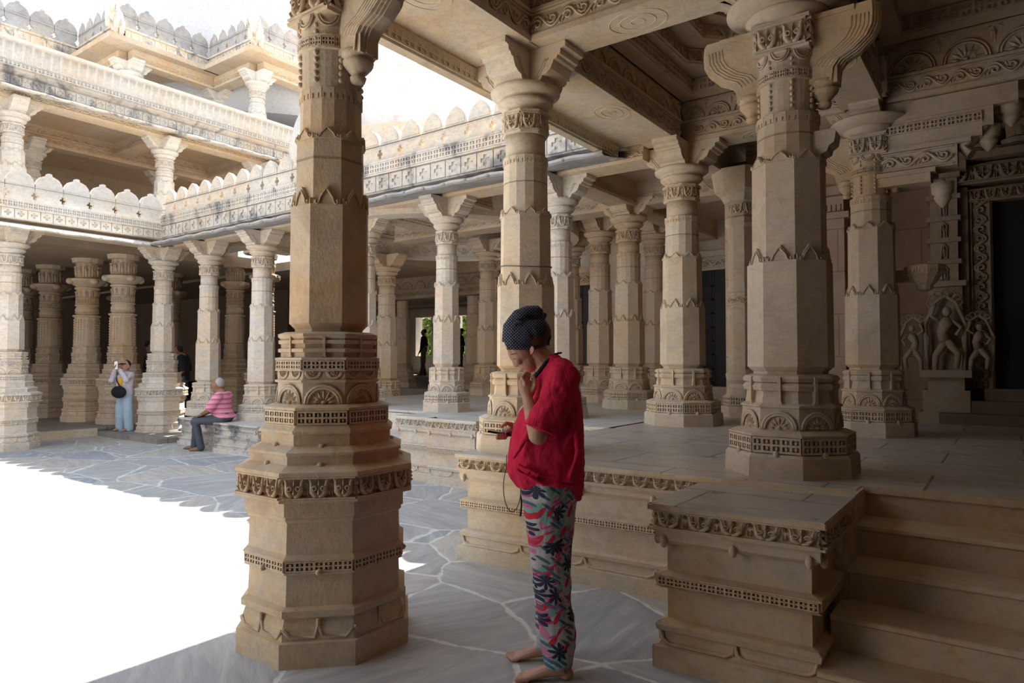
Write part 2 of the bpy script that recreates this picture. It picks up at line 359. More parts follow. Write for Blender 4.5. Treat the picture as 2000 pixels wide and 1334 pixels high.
# ------------------------------------------------------------------ carved ornament (each draws on a w x h panel, relief rises along z)
def orn_holes(d=.02, rep=.8, double=True):
    def fn(o, w, h):
        k = max(1, round(w/(h*rep))); p = w/k; r = h*.14
        o.plate([(0, 0), (w, 0), (w, r), (0, r)], 0, d); o.plate([(0, h-r), (w, h-r), (w, h), (0, h)], 0, d)
        for i in range(k):
            x = i*p
            for xx, ww in ((x, p*.13), (x+p*.87, p*.13)): o.plate([(xx, r), (xx+ww, r), (xx+ww, h-r), (xx, h-r)], 0, d)
            o.plate([(x+p*.13, h*.43), (x+p*.87, h*.43), (x+p*.87, h*.57), (x+p*.13, h*.57)], 0, d)
            for yy in (.30, .70): o.plate([(x+p*.36, h*yy), (x+p*.5, h*(yy-.17)), (x+p*.64, h*yy), (x+p*.5, h*(yy+.17))], 0, d*.95)
    return fn
def orn_leaf(d=.025, rep=1.15):
    def fn(o, w, h):
        k = max(1, round(w/(h*rep))); p = w/k; r = h*.07
        o.plate([(0, 0), (w, 0), (w, r), (0, r)], 0, d); o.plate([(0, h-r), (w, h-r), (w, h), (0, h)], 0, d)
        for i in range(k):
            c = (i+.5)*p
            for sg in (-1, 1):
                P = [(.0, .12), (.16, .16), (.30, .34), (.33, .58), (.36, .80), (.44, .93)]
                R = [.10, .13, .13, .09, .065, .03]
                o.tube([(c+sg*x*p*.88, y*h, d*.55) for x, y in P], [(q*h*.75, min(q*h, d*.6)) for q in R], 5)
                Q = [(.30+.0, .36)]; e = [(c+sg*p*(.17+.09*cos(t)), h*(.50+.10*sin(t)), d*.9) for t in np.linspace(0, 2*pi, 7)]
                o.tube(e, h*.035, 4, cap=False)
                o.spin((c+sg*p*.46, h*.10), (c+sg*p*.44, h*.52), p*.06, 0, d*.9)
                o.spin((c+sg*p*.46, h*.55), (c+sg*p*.485, h*.9), p*.05, 0, d*.7)
            o.spin((c, h*.08), (c, h*.62), p*.11, d*.2, d*1.4); o.spin((c, h*.50), (c, h*.95), p*.075, d*.1, d*1.2)
    return fn
def orn_scroll(d=.02, rep=1.6):
    def fn(o, w, h):
        k = max(1, round(w/(h*rep))); p = w/k; r = h*.06
        o.plate([(0, 0), (w, 0), (w, r), (0, r)], 0, d); o.plate([(0, h-r), (w, h-r), (w, h), (0, h)], 0, d)
        n = k*10; o.tube([(w*i/n, h*(.5+.30*sin(2*pi*i/10.)), d*.5) for i in range(n+1)], (h*.055, d*.55), 5)
        for i in range(k):
            for q, sg in ((.25, 1), (.75, -1)):
                cx = (i+q)*p; cy = h*(.5-sg*.05)
                pts = [(cx+h*rr*cos(t)*1.1, cy+sg*h*rr*sin(t), d*.6) for t, rr in zip(np.linspace(pi*.9, -pi*1.3, 10), np.linspace(.24, .05, 10))]
                o.tube(pts, [(h*.05*(1-.05*j), d*.5) for j in range(10)], 4)
                for a in (-.6, 0., .6): o.spin((cx-p*.2+a*p*.1, h*(.5-sg*.30)), (cx-p*.12+a*p*.30, h*(.5-sg*.02)), h*.06, 0, d*.8)
    return fn
def orn_medal(d=.025, rep=1.5, inv=False, full=True):
    def fn(o, w, h):
        k = max(1, round(w/(h*rep))); p = w/k
        for i in range(k):
            c = (i+.5)*p; R = min(p*.44, h*.88); y0 = h*.97 if inv else h*.03; sg = -1 if inv else 1
            for rr in (1, .86): o.tube([(c+R*rr*cos(t), y0+sg*R*rr*sin(t), d*.5) for t in np.linspace(0, pi, 11)], (R*.05, d*.5), 4)
            for t in np.linspace(.18, pi-.18, 7): o.spin((c+R*.18*cos(t), y0+sg*R*.18*sin(t)), (c+R*.80*cos(t), y0+sg*R*.80*sin(t)), R*.12, 0, d)
            o.ell((c, y0+sg*R*.07, 0), (R*.16, R*.12, d*1.1), 8, 4)
            if full:
                for s2 in (-1, 1):
                    yy = y0+sg*h*.94
                    o.spin((c+s2*p*.5, yy), (c+s2*p*.47, yy-sg*h*.62), p*.06, 0, d*.8); o.spin((c+s2*p*.48, yy), (c+s2*p*.30, yy-sg*h*.12), p*.03, 0, d*.8)
    return fn
def orn_strap(d=.03, k=1):
    def fn(o, w, h):
        for i in range(k):
            c = (i+.5)*w/k; b = h*.05
            o.plate([(c-b*2.4, 0), (c+b*2.4, 0), (c+b*1.2, h*.12), (c+b, h*.5), (c+b*1.2, h), (c-b*1.2, h), (c-b, h*.5), (c-b*1.2, h*.12)], 0, d)
    return fn
def orn_flame(d=.022, k=2):
    def fn(o, w, h):
        p = w/k
        for i in range(k):
            x = i*p
            o.plate([(x, 0), (x+p, 0), (x+p, h*.40), (x+p*.93, h*.16), (x+p*.82, h*.16), (x+p*.74, h*.50), (x+p*.5, h*.98), (x+p*.26, h*.50), (x+p*.18, h*.16), (x+p*.07, h*.16), (x, h*.40)], -.03, d)
            for s9 in (-1, 1): o.tube([(x+p*(.5+s9*u), h*v, d*1.2) for u, v in ((0, .80), (.22, .42), (.27, .18), (.33, .08), (.40, .12), (.40, .24), (.35, .26))], h*.045, 5)
    return fn
def orn_teeth(d=.012, k=1):
    def fn(o, w, h):
        p = w/k
        for i in range(k):
            x = i*p
            for a, b, y in ((0, .18, 0), (.18, .32, .45), (.32, .68, .0), (.68, .82, .45), (.82, 1, 0)): o.plate([(x+a*p, h*y), (x+b*p, h*y), (x+b*p, h), (x+a*p, h)], -.02, d)
    return fn
def orn_cross(d=.02, rep=1.1):
    def fn(o, w, h):
        k = max(1, round(w/(h*rep))); p = w/k; a = h*.11
        for i in range(k):
            c = (i+.5)*p; q = h*.5
            # raised field leaving a stepped cross sunk in its middle
            L = h*.30
            o.plate([(c-p*.5+a*.3, h*.04), (c-a, h*.04), (c-a, q-L*.9), (c-a, q-a), (c-L, q-a), (c-L, q), (c-p*.5+a*.3, q)], 0, d)
            o.plate([(c+p*.5-a*.3, h*.04), (c+p*.5-a*.3, q), (c+L, q), (c+L, q-a), (c+a, q-a), (c+a, h*.04)], 0, d)
            o.plate([(c-p*.5+a*.3, q), (c-L, q), (c-L, q+a), (c-a, q+a), (c-a, h*.96), (c-p*.5+a*.3, h*.96)], 0, d)
            o.plate([(c+L, q), (c+p*.5-a*.3, q), (c+p*.5-a*.3, h*.96), (c+a, h*.96), (c+a, q+a), (c+L, q+a)], 0, d)
            o.plate([(c-a, h*.04), (c+a, h*.04), (c+a, q-L), (c-a, q-L)], 0, d); o.plate([(c-a, q+L), (c+a, q+L), (c+a, h*.96), (c-a, h*.96)], 0, d)
    return fn
def orn_grid(d=.015):
    def fn(o, w, h):
        k = max(2, int(h/.05))
        for j in range(k):
            y = h*j/k; hh = h/k
            o.plate([(w*.12, y+hh*.15), (w*.42, y+hh*.15), (w*.42, y+hh*.75), (w*.12, y+hh*.75)], 0, d); o.plate([(w*.58, y+hh*.15), (w*.88, y+hh*.15), (w*.88, y+hh*.75), (w*.58, y+hh*.75)], 0, d)
    return fn
def orn_figures(d=.04, k=1):
    def fn(o, w, h):
        for i in range(k):
            c = (i+.5)*w/k; s = h
            o.tube([(c-.14*s, 0, 0), (c-.16*s, .7*h, 0), (c, .95*h, 0), (c+.16*s, .7*h, 0), (c+.14*s, 0, 0)], (s*.03, d*.5), 5)
            o.ell((c, .72*h, d*.4), (.055*s, .075*s, d*.8), 8, 5); o.tube([(c-.02*s, .08*h, d*.2), (c+.03*s, .30*h, d*.4), (c-.02*s, .45*h, d*.5), (c, .63*h, d*.4)], [.03*s, .06*s, .05*s, .07*s], 6)
            o.tube([(c+.05*s, .05*h, d*.2), (c+.06*s, .3*h, d*.3), (c, .42*h, d*.3)], .035*s, 5)
            o.tube([(c+.06*s, .60*h, d*.4), (c+.12*s, .45*h, d*.5), (c+.05*s, .38*h, d*.6)], .022*s, 5); o.tube([(c-.06*s, .60*h, d*.4), (c-.12*s, .5*h, d*.4), (c-.11*s, .72*h, d*.4)], .022*s, 5)
    return fn

# ------------------------------------------------------------------ columns
def base_tall(mb, s=1., rich=False):      # a tall many-tiered octagonal pedestal standing on the court, top at z = 1.60
    P = [(0, .425), (.118, .425), (.122, .405), (.175, .40), (.22, .385), (.232, .405), (.262, .405), (.275, .375), (.42, .37), (.432, .392), (.44, .392), (.442, .378), (.492, .378), (.494, .398), (.502, .398), (.52, .375),
         (.67, .37), (.685, .385), (.70, .385), (.705, .395), (.772, .395), (.778, .437), (.792, .437), (.793, .412), (.898, .412), (.899, .437), (.92, .437), (.945, .38),
         (.948, .372), (.99, .372), (.993, .382), (1.006, .382), (1.03, .33), (1.032, .322), (1.09, .322), (1.093, .334), (1.105, .334), (1.125, .31), (1.132, .31), (1.134, .29), (1.203, .29), (1.205, .312), (1.218, .312), (1.23, .27),
         (1.232, .248), (1.34, .248), (1.342, .262), (1.352, .262), (1.356, .25), (1.398, .248), (1.40, .262), (1.406, .262), (1.407, .244), (1.452, .244), (1.454, .262), (1.466, .262), (1.47, .235),
         (1.492, .235), (1.496, .249), (1.512, .249), (1.516, .232), (1.535, .232), (1.539, .247), (1.556, .247), (1.56, .236), (1.574, .25), (1.588, .25), (1.60, .215)]
    mb.stack([(z, a*s) for z, a in P])
    fr = lambda fn, a, z0, z1: mb.face_relief(fn, 8, a*s, z0, z1)
    fr(orn_holes(.017, .9), .378, .442, .492); fr(orn_leaf(.026, 1.0), .412, .793, .898); fr(orn_holes(.022, .62), .29, 1.134, 1.203)
    fr(orn_medal(.016, 1.6, full=False), .248, 1.232, 1.34); fr(orn_medal(.010, 2.4, inv=True, full=False), .248, 1.356, 1.398); fr(orn_holes(.018, .9), .244, 1.407, 1.452)
    fr(orn_strap(.02), .232, 1.47, 1.575)
    def garland(o, w, h):
        o.tube([(w*x, h*y, .006) for x, y in ((0, .55), (.1, .2), (.45, .12), (.5, .7), (.5, 1))], .010, 5); o.tube([(w*x, h*y, .006) for x, y in ((.5, .7), (.56, .2), (.9, .12), (1, .5))], .010, 5)
    fr(garland, .395, .12, .225)
    for z, a in ((.945, .38), (1.03, .33), (.44, .4)):
        for i in range(8):
            t = 2*pi*i/8; mb.ell((a*s*cos(t)*.99, a*s*sin(t)*.99, z+.0), (.018, .018, .016), 6, 4)
    if rich:
        for a, z0, z1 in ((.37, .275, .40), (.37, .54, .66), (.372, .95, .985), (.322, 1.035, 1.085)): fr(orn_scroll(.012, 1.4), a, z0, z1)
    return 1.60
def base_short(mb, s=1.):                 # pedestal of the columns that stand on a platform, top at z = .60
    P = [(0, .365), (.12, .36), (.135, .345), (.14, .325), (.235, .325), (.238, .342), (.25, .342), (.27, .29), (.272, .272), (.40, .265), (.405, .275), (.415, .275), (.43, .248), (.50, .238), (.504, .255), (.53, .262), (.545, .25), (.55, .24), (.556, .255), (.575, .262), (.59, .25), (.60, .215)]
    mb.stack([(z, a*s) for z, a in P])
    mb.face_relief(orn_holes(.018, .6), 8, .325*s, .143, .235); mb.face_relief(orn_medal(.02, 1.6, full=False), 8, .267*s, .275, .40); mb.face_relief(orn_strap(.03), 8, .24*s, .42, .585)
    for i in range(8):
        t = 2*pi*i/8; mb.ell((.345*s*cos(t), .345*s*sin(t), .13), (.02, .02, .03), 6, 4)
def shaft_mb(z0, f1, f2, z16, z1, r=(.235, .20, .178, .163), s=1.):
    mb = MB(); a, b, c, e = [q*s for q in r]
    mb.stack([(z0, a*.86), (z0+.015, a*.86), (z0+.045, a), (f1, a*.985), (f1+.004, a*.9)]); mb.stack([(f1, b*1.02), (f2, b), (f2+.003, b*.92)])
    mb.face_relief(orn_flame(.022, 1), 8, b*1.0, f1-.01, f1+.10)
    mb.face_relief(orn_flame(.011, 1), 8, b*.985, f2-.012, f2+.055)
    mb.stack([(f2-.002, c*1.02), (z16, c), (z16+.002, c*.94)], 16); mb.face_relief(orn_teeth(.008, 1), 16, c*.995, z16-.045, z16+.012)
    mb.stack([(z16-.01, e), (z1, e)], 24, smooth=True)
    return mb
def cap_plain(mb, zt, s=1., arm=.44, fr=.17):     # frieze + round echinus + cross-shaped bracket block, top (soffit) at zt
    z = zt-.61
    mb.stack([(z, .165*s), (z+.02, .17*s), (z+.022, .155*s), (z+.155, .155*s), (z+.157, .178*s), (z+.175, .178*s), (z+.178, .15*s)], 8)
    mb.face_relief(orn_leaf(.02, 1.0), 8, .155*s, z+.022, z+.155)
    mb.stack([(z+.17, .15*s), (z+.20, .16*s), (z+.235, .205*s), (z+.255, .215*s), (z+.27, .205*s), (z+.275, .19*s), (z+.295, .225*s), (z+.325, .265*s), (z+.35, .27*s), (z+.365, .25*s), (z+.37, .22*s)], 32, smooth=True)
def arm_mb(zt, arm, w, z0h=.27):
    mb = MB(); z = zt-z0h
    prof = [(0, z), (.20, z), (.235, z+.035), (.24, z+.055), (.28, z+.065), (.315, z+.09), (.335, z+.13), (.34, z+.15), (.365, z+.155), (.375, z+.175), (.395, z+.18), (.40, z+.215), (.44, z+.225), (.44, zt-.002), (0, zt-.002)]
    prof = [(x*arm/.44, y) for x, y in prof]
    n = len(prof); a = len(mb.v)
    mb.v += [(x, -w/2, y) for x, y in prof]+[(x, w/2, y) for x, y in prof]
    mb.f.append(tuple(range(a, a+n))); mb.s.append(False); mb.f.append(tuple(range(a+n, a+2*n))[::-1]); mb.s.append(False)
    for i in range(n): j = (i+1) % n; mb.f.append((a+j, a+i, a+n+i, a+n+j)); mb.s.append(False)
    for sg in (-1, 1):       # incised ogee ribs on the cheeks
        for k in (0, .022): mb.tube([(x*arm/.44-k-.03, sg*w/2, y) for x, y in ((.235, z+.05), (.26, z+.085), (.29, z+.12), (.30, z+.15), (.325, z+.17))], .007, 4)
    return mb
def drop_bracket(zt):      # ribbed ogee bracket with a hanging bell, leaving the shaft along +x ; zt = its top
    mb = MB(); w = .15
    C = [(.49, 0), (.495, -.07), (.49, -.14), (.46, -.20), (.39, -.26), (.31, -.30), (.28, -.34), (.27, -.42)]
    poly = [(.10, 0)]+C+[(.10, -.42)]
    for k, (ww, off) in enumerate(((.15, 0), (.115, .014), (.08, .026), (.045, .036))):
        pp = [(.10, 0)]+[(x+off if i < 8 else x, z-(.0 if i < 4 else off*.2)) for i, (x, z) in enumerate(C)]+[(.10, -.42)]
        a = len(mb.v); n = len(pp)
        mb.v += [(x, -ww/2, zt+z) for x, z in pp]+[(x, ww/2, zt+z) for x, z in pp]
        mb.f.append(tuple(range(a, a+n))[::-1]); mb.s.append(False); mb.f.append(tuple(range(a+n, a+2*n))); mb.s.append(False)
        for i in range(n): j = (i+1) % n; mb.f.append((a+i, a+j, a+n+j, a+n+i)); mb.s.append(False)
    for sg in (-1, 1):
        for k in range(5): mb.tube([(x-.02-k*.022, sg*(w/2), zt+z*(1-.02*k)) for x, z in C[1:7]], .005, 4)
    cx = .215
    mb.stack([(zt-.56, .012), (zt-.555, .035), (zt-.53, .042), (zt-.52, .03), (zt-.50, .05), (zt-.47, .075), (zt-.45, .08), (zt-.44, .065), (zt-.43, .085), (zt-.40, .088)], 12, cx=cx, smooth=True)
    for y in (-.05, 0, .05): mb.box(cx+.05, cx+.085, y-.012, y+.012, zt-.43, zt-.33)
    mb.box(.10, .40, -.085, .085, zt-.03, zt)
    return mb
def cap_rich(mb, z0, zt):        # chained drum, square lion block and wide stepped abacus
    mb.stack([(z0, .16), (z0+.21, .163), (z0+.215, .178), (z0+.225, .178), (z0+.227, .162), (z0+.275, .162), (z0+.277, .178), (z0+.288, .178), (z0+.29, .165), (z0+.38, .172), (z0+.39, .18), (z0+.40, .15)], 32, smooth=False)
    mb.face_relief(orn_holes(.014, .8), 16, .162, z0+.227, z0+.275)
    for i in range(8):
        t = pi/8+2*pi*i/8
        for k in range(9):
            zz = z0+.05+k*.036
            mb.ell((.168*cos(t), .168*sin(t), zz), (.013, .013, .015), 6, 4)
        t2 = 2*pi*i/8
        for rr in (.055, .042): mb.tube([(.176*cos(t2+rr/.17*cos(u)), .176*sin(t2+rr/.17*cos(u)), z0+.395+rr*1.2*sin(u)) for u in np.linspace(pi, 2*pi, 9)], .007, 4)
    zs = z0+.39
    mb.stack([(zs, .165), (zs+.018, .168), (zs+.02, .15), (zs+.175, .15), (zs+.177, .17), (zs+.20, .17)], 4)
    mb.face_relief(orn_leaf(.028, 1.0), 4, .15, zs+.02, zs+.175)
    mb.stack([(zs+.20, .17), (zs+.21, .20), (zs+.235, .235), (zs+.25, .24), (zs+.262, .25)], 32, smooth=True)
    mb.stack([(zs+.262, .25), (zs+.29, .30), (zs+.32, .36), (zs+.335, .36), (zs+.34, .33), (zs+.345, .30)], 32, smooth=True)

def column(name, label, cat, loc, mat, base, cap, soffit, s=1., rich=False, group=None, arms=True):
    """soffit: height of the beam underside above the column's own floor"""
    t = empty(name, label, cat, loc, group=group)
    b = MB()
    if base == 'tall': base_tall(b, s, rich); z0 = 1.60; r = (.198, .168, .158, .15)
    else: base_short(b, s); z0 = .60; r = (.235, .20, .178, .163) if base == 'short' else (.21, .18, .165, .152)
    obj('pedestal', b, mat, t)
    if cap == 'rich':
        zc = soffit-.91; f1 = z0+(.66 if base == 'tall' else .68); f2 = f1+(.36 if base == 'tall' else .56); z16 = zc
        if base != 'tall': f2 = 1.90
        sh = shaft_mb(z0, f1, f2, zc, zc+.02, r, s)
        obj('shaft', sh, mat, t)
        jm = MB(); zj, rj, nj = (f1+(f2-f1)*.67, r[1]*s*1.016, 8) if base == 'tall' else (f2+(zc-f2)*.55, r[2]*s*1.014, 16)
        jm.stack([(zj, rj), (zj+.012, rj)], nj); obj('mortar_joint', jm, M['mortar'], t)
        c = MB(); cap_rich(c, zc, soffit); obj('capital', c, mat, t)
        br = MB_SH.get('drop') or drop_bracket(0).mesh('drop_bracket', mat); MB_SH['drop'] = br
        for k in ((0,) if base == 'tall' else (0, 2)): obj('drop_bracket', br, mat, t, (0, 0, zc+.60), k*pi/2)
        am = arm_mb(0, .52, .26, .19).mesh('bracket_arm', mat)
        for k in range(4): obj('bracket_arm', am, mat, t, (0, 0, soffit), k*pi/2)
    else:
        zc = soffit-.61
        f1 = z0+(zc-z0)*.36; f2 = z0+(zc-z0)*.66; z16 = z0+(zc-z0)*.90
        obj('shaft', shaft_mb(z0, f1, f2, z16, zc, r, s), mat, t)
        zj = f2+(z16-f2)*.55; jm = MB(); jm.stack([(zj, r[2]*s*1.014), (zj+.010, r[2]*s*1.014)], 16); obj('mortar_joint', jm, M['mortar'], t)
        c = MB(); cap_plain(c, soffit, s); obj('capital', c, mat, t)
        am = arm_mb(0, .44, .26*max(s, .85)).mesh('bracket_arm', mat)
        for k in range(4): obj('bracket_arm', am, mat, t, (0, 0, soffit), k*pi/2)
    return t
MB_SH = {}
def carved_column(label, loc, mat, soffit, s=1., name='carved_column', group=None):     # fully carved round columns of the inner halls
    t = empty(name, label, 'column', loc, group=group)
    b = MB(); base_tall(b, s, True); obj('pedestal', b, mat, t)
    m = MB(); z = 1.6
    m.stack([(z, .23*s), (z+.03, .25*s), (z+.05, .235*s), (z+.62, .225*s), (z+.65, .26*s), (z+.67, .26*s), (z+.69, .20*s)], 12)
    m.face_relief(orn_grid(.014), 12, .232*s, z+.06, z+.60)
    m.stack([(z+.69, .19*s), (z+.72, .215*s), (z+.80, .225*s), (z+.86, .20*s), (z+.88, .23*s), (z+.90, .23*s), (z+.915, .20*s), (z+1.03, .20*s), (z+1.05, .225*s), (z+1.07, .2*s), (z+1.22, .205*s), (z+1.24, .235*s), (z+1.27, .24*s), (z+1.28, .21*s)], 24, smooth=False)
    m.face_relief(orn_leaf(.016, 1.1), 12, .20*s, z+.915, z+1.03); m.face_relief(orn_figures(.03, 1), 12, .205*s, z+1.07, z+1.22)
    m.face_relief(orn_medal(.014, 1.2, full=False), 12, .212*s, z+.71, z+.80)
    obj('shaft', m, mat, t)
    zc = z+1.28; c = MB()
    c.stack([(zc, .2*s), (zc+.03, .24*s), (zc+.07, .30*s), (zc+.12, .36*s), (zc+.17, .37*s), (zc+.19, .30*s)], 24, smooth=False)
    c.stack([(zc+.19, .22*s), (soffit-.10, .21*s), (soffit-.09, .28*s), (soffit, .30*s)], 12)
    if soffit-.1-(zc+.2) > .1: c.face_relief(orn_figures(.04, 1), 12, .215*s, zc+.2, soffit-.1)
    for k in range(4):
        a = k*pi/2; c.ell((.34*s*cos(a), .34*s*sin(a), zc+.12), (.09, .09, .07), 8, 6)
    obj('capital', c, mat, t)
    return t

# ------------------------------------------------------------------ ground and platforms
g = MB(); g.box(-60, 20, -30, 60, -.3, 0); struct('floor', g, M['court'])

def plinth_strip(mb, p0, p1, out, H0, s=1., leaf=True):
    """moulded carved face of a platform between p0 and p1 (ground points), `out` = outward normal; total height H0"""
    p0 = np.array([*p0, 0.]); p1 = np.array([*p1, 0.]); U = p1-p0; L = np.linalg.norm(U); U /= L; N = np.array([*out, 0.])
    h = H0/.77
    prof = [(0, .055), (.10, .055), (.105, .03), (.12, .025), (.165, .02), (.175, .04), (.20, .045), (.215, .03), (.225, 0), (.365, 0), (.372, .03), (.38, .045), (.388, .032), (.428, .032), (.430, .047), (.437, .047), (.45, .0),
            (.575, 0), (.58, .02), (.60, .045), (.648, .045), (.65, .07), (.660, .07), (.661, .045), (.742, .045), (.743, .07), (.765, .07), (.77, .062)]
    rows = []
    for z, o in prof: q = N*(o*1.); rows.append([p0-U*o+q+np.array([0, 0, z*h]), p1+U*o+q+np.array([0, 0, z*h])])
    rows.append([p0-U*.062-N*.0+np.array([0, 0, H0]), p1+U*.062-N*.0+np.array([0, 0, H0])])
    mb.grid(rows, closed=False, smooth=False)
    def put(fn, o, z0, z1):
        t = MB(); fn(t, L+2*o, (z1-z0)*h); mb.add(t, p0-U*o+N*o+np.array([0, 0, z0*h]), U, (0, 0, 1), N)
    put(orn_holes(.014, 1.0), .032, .388, .428); put(orn_leaf(.028, 1.65), .045, .661, .742)
    k = max(2, int(L/.45))
    def gar(o, w, hh):
        p = w/k
        for i in range(k): o.tube([(i*p+p*x, hh*y, .004) for x, y in ((0, .8), (.03, .3), (.12, .08), (.88, .08), (.97, .3), (1, .8))], .010, 5)
    put(gar, .025, .105, .19)
    for i in range(k+1):
        c = p0+U*(L*i/k)+N*.05+np.array([0, 0, .595*h]); mb.ell(c, (.02, .02, .03), 6, 4)
def platform(name, label, poly, strips, H0, mat_side, mat_top, cat='platform'):
    """poly: top outline (ccw); strips: indices of polygon edges that carry the carved plinth"""
    t = empty(name, label, cat, (poly[0][0], poly[0][1], 0)); ox, oy = poly[0]
    sd = MB(); q = [(x-ox, y-oy) for x, y in poly]; n = len(q); cx0 = sum(p[0] for p in q)/n; cy0 = sum(p[1] for p in q)/n; kk = .99
    for i in strips:
        a, b = q[i], q[(i+1) % n]; L = math.hypot(b[0]-a[0], b[1]-a[1]); out = ((b[1]-a[1])/L, -(b[0]-a[0])/L)
        plinth_strip(sd, a, b, out, H0-.0)
    sd.plate([(cx0+(x-cx0)*kk, cy0+(y-cy0)*kk) for x, y in q], .0, H0-.04)
    obj('carved_plinth', sd, mat_side, t)
    cx = sum(p[0] for p in q)/n; cy = sum(p[1] for p in q)/n
    tp = MB(); tp.plate(q, H0-.03, H0+.002)
    # paving slab nosing pushed out to the lip of the plinth
    for i in strips:
        a, b = q[i], q[(i+1) % n]; L = math.hypot(b[0]-a[0], b[1]-a[1]); u = ((b[0]-a[0])/L, (b[1]-a[1])/L); o = (u[1]*.066, -u[0]*.066); e = .062
        tp.plate([(a[0]-u[0]*e+o[0], a[1]-u[1]*e+o[1]), (b[0]+u[0]*e+o[0], b[1]+u[1]*e+o[1]), (b[0], b[1]), (a[0], a[1])], H0-.01, H0+.002)
    obj('paving', tp, mat_top, t)
    return t
HP = .77
platform('platform', 'long golden carved stone platform behind the woman in red', [(-3.24, 3.90), (-1.3, 3.99), (-.66, 3.99), (-.66, 4.17), (8, 4.17), (8, 12.6), (-3.24, 12.6)], [0, 6], HP, M['cream'], M['slab'])
platform('stair_block', 'square carved stone block with marble top beside the stairs', [(-1.34, 3.11), (-.70, 3.15), (-.70, 3.75), (-1.34, 3.7)], [0, 1, 3], HP, M['sand'], M['slab'], 'block')
b = MB(); b.box(-1.34, -.64, 3.6, 4.10, 0, HP-.002); struct('trim_1', b, M['sand'])
platform('courtyard_platform', 'pale carved platform carrying the white columns across the court', [(-6.15, 6.1), (-5.55, 6.1), (-5.55, 6.02), (-4.9, 6.02), (-4.9, 6.2), (-3.26, 6.25), (-3.26, 12.55), (-9.6, 12.55), (-9.6, 6.75), (-6.15, 6.75)], [0, 1, 2, 3, 4, 9], HP, M['pale'], M['slabw'])
platform('low_platform', 'low weathered grey platform edge the elderly man sits on', [(-11.75, 6.3), (-10.3, 6.22), (-10.3, 6.12), (-9.2, 6.12), (-9.2, 6.3), (-6.25, 6.4), (-6.25, 6.74), (-9.62, 6.74), (-9.62, 12.5), (-11.75, 12.5)], [0, 1, 2, 3, 4, 8], .46, M['weathered'], M['slabw'])
# stairs
st = empty('staircase', 'five worn stone steps descending right of the carved block', 'stairs', (-.67, 4.14, 0))
ys = [(4.13, HP), (3.87, .615), (3.615, .462), (3.355, .308), (3.08, .154)]
for i in range(1, 5):
    y0, z0 = ys[i]; m = MB(); w = 3.6; yb = 4.14
    m.grid([[(0, y0-4.14+.012, 0), (w, y0-4.14+.012, 0)], [(0, y0-4.14+.012, z0-.03), (w, y0-4.14+.012, z0-.03)], [(0, y0-4.14, z0-.02), (w, y0-4.14, z0-.02)], [(0, y0-4.14+.004, z0-.004), (w, y0-4.14+.004, z0-.004)], [(0, y0-4.14+.014, z0), (w, y0-4.14+.014, z0)], [(0, ys[i-1][0]-4.14+.03, z0), (w, ys[i-1][0]-4.14+.03, z0)]], closed=False, smooth=False)
    obj('step', m, M['sand'], st)
m = MB(); m.box(0, 3.6, -.003, .028, 0, HP-.03); m.box(0, 3.6, -.018, .028, HP-.032, HP+.003); obj('step', m, M['sand'], st)

# hall floors on the left and far sides
b = MB(); b.box(-30, -14.35, -8, 20, 0, .16); b.box(-14.4, -14.33, -8, 20, .12, .165); struct('floor_left', b, M['slabd'])
b = MB(); b.box(-14.33, -14.29, -8, 6.0, 0, .15); struct('trim_2', b, M['cream'])
b = MB(); b.box(-14.33, -12.0, 6.0, 10, 0, .09); struct('floor_corner', b, M['slabd'])
b = MB(); b.box(-26, -9.2, 12.6, 20.6, 0, .75); b.box(-26, -9.2, 17.3, 20.6, .75, .9); struct('floor_back', b, M['slabd'])

# ------------------------------------------------------------------ the columns
S = 3.78
c1 = column('courtyard_column', 'nearest tall stone column with many-tiered base standing on the court', 'column', (-2.965, 2.40, 0), M['sand'], 'tall', 'rich', 3.78)
c1.children[0].data.materials[0] = M['sand']
c2 = column('platform_column', 'sunlit octagonal column on platform directly behind the woman in red', 'column', (-3.0, 4.30, HP), M['cream'], 'mid', 'plain', S-HP)
c3 = column('platform_column', 'shadowed thick column with ogee drop brackets above the stair block', 'column', (-1.10, 4.46, HP), M['cream2'], 'short', 'rich', 3.86-HP)
G = 'platform_column'
dup(c3, (-1.02, 7.10, HP), 'column with drop brackets near the carved dark doorway', scale=(.93, .93, 1))
dup(c2, (-2.86, 7.08, HP), 'warm lit octagonal column behind and left of the thick shadowed column', scale=(1.06, 1.06, 1))
dup(c2, (-4.45, 9.0, HP), 'octagonal column deep in hall right of the woman, left of the warm lit one', scale=(1.0, 1.0, 1))
c6 = column('white_marble_column', 'white marble column on the pale platform left of the woman', 'column', (-6.18, 6.98, HP), M['pale'], 'mid', 'plain', 3.64-HP, s=.86)
dup(c6, (-4.38, 7.0, HP), 'pale column just right of the scarved head, on the far platform')
dup(c6, (-7.88, 7.05, HP), 'narrow strip of pale column beside the nearest column shaft')
c8 = column('white_marble_column', 'white column right of the seated man, next to the nearest column', 'column', (-10.25, 6.86, .46), M['pale'], 'mid', 'plain', 3.64-.46, s=.98)
dup(c8, (-12.0, 6.92, .46), 'white column directly behind the seated man in pink', scale=(.98, .98, 1))
c9 = column('pedestal_column', 'corner column with tiered pedestal beside the visitor taking a photo', 'column', (-13.4, 6.78, 0), M['pale'], 'tall', 'plain', 3.64, rich=False)
dup(c9, (-13.35, 4.22, 0), 'pale pedestal column cut by the left edge of the photo')
cc = carved_column('golden carved column left of the visitor holding up a phone', (-15.0, 6.75, .16), M['cream2'], 3.5)
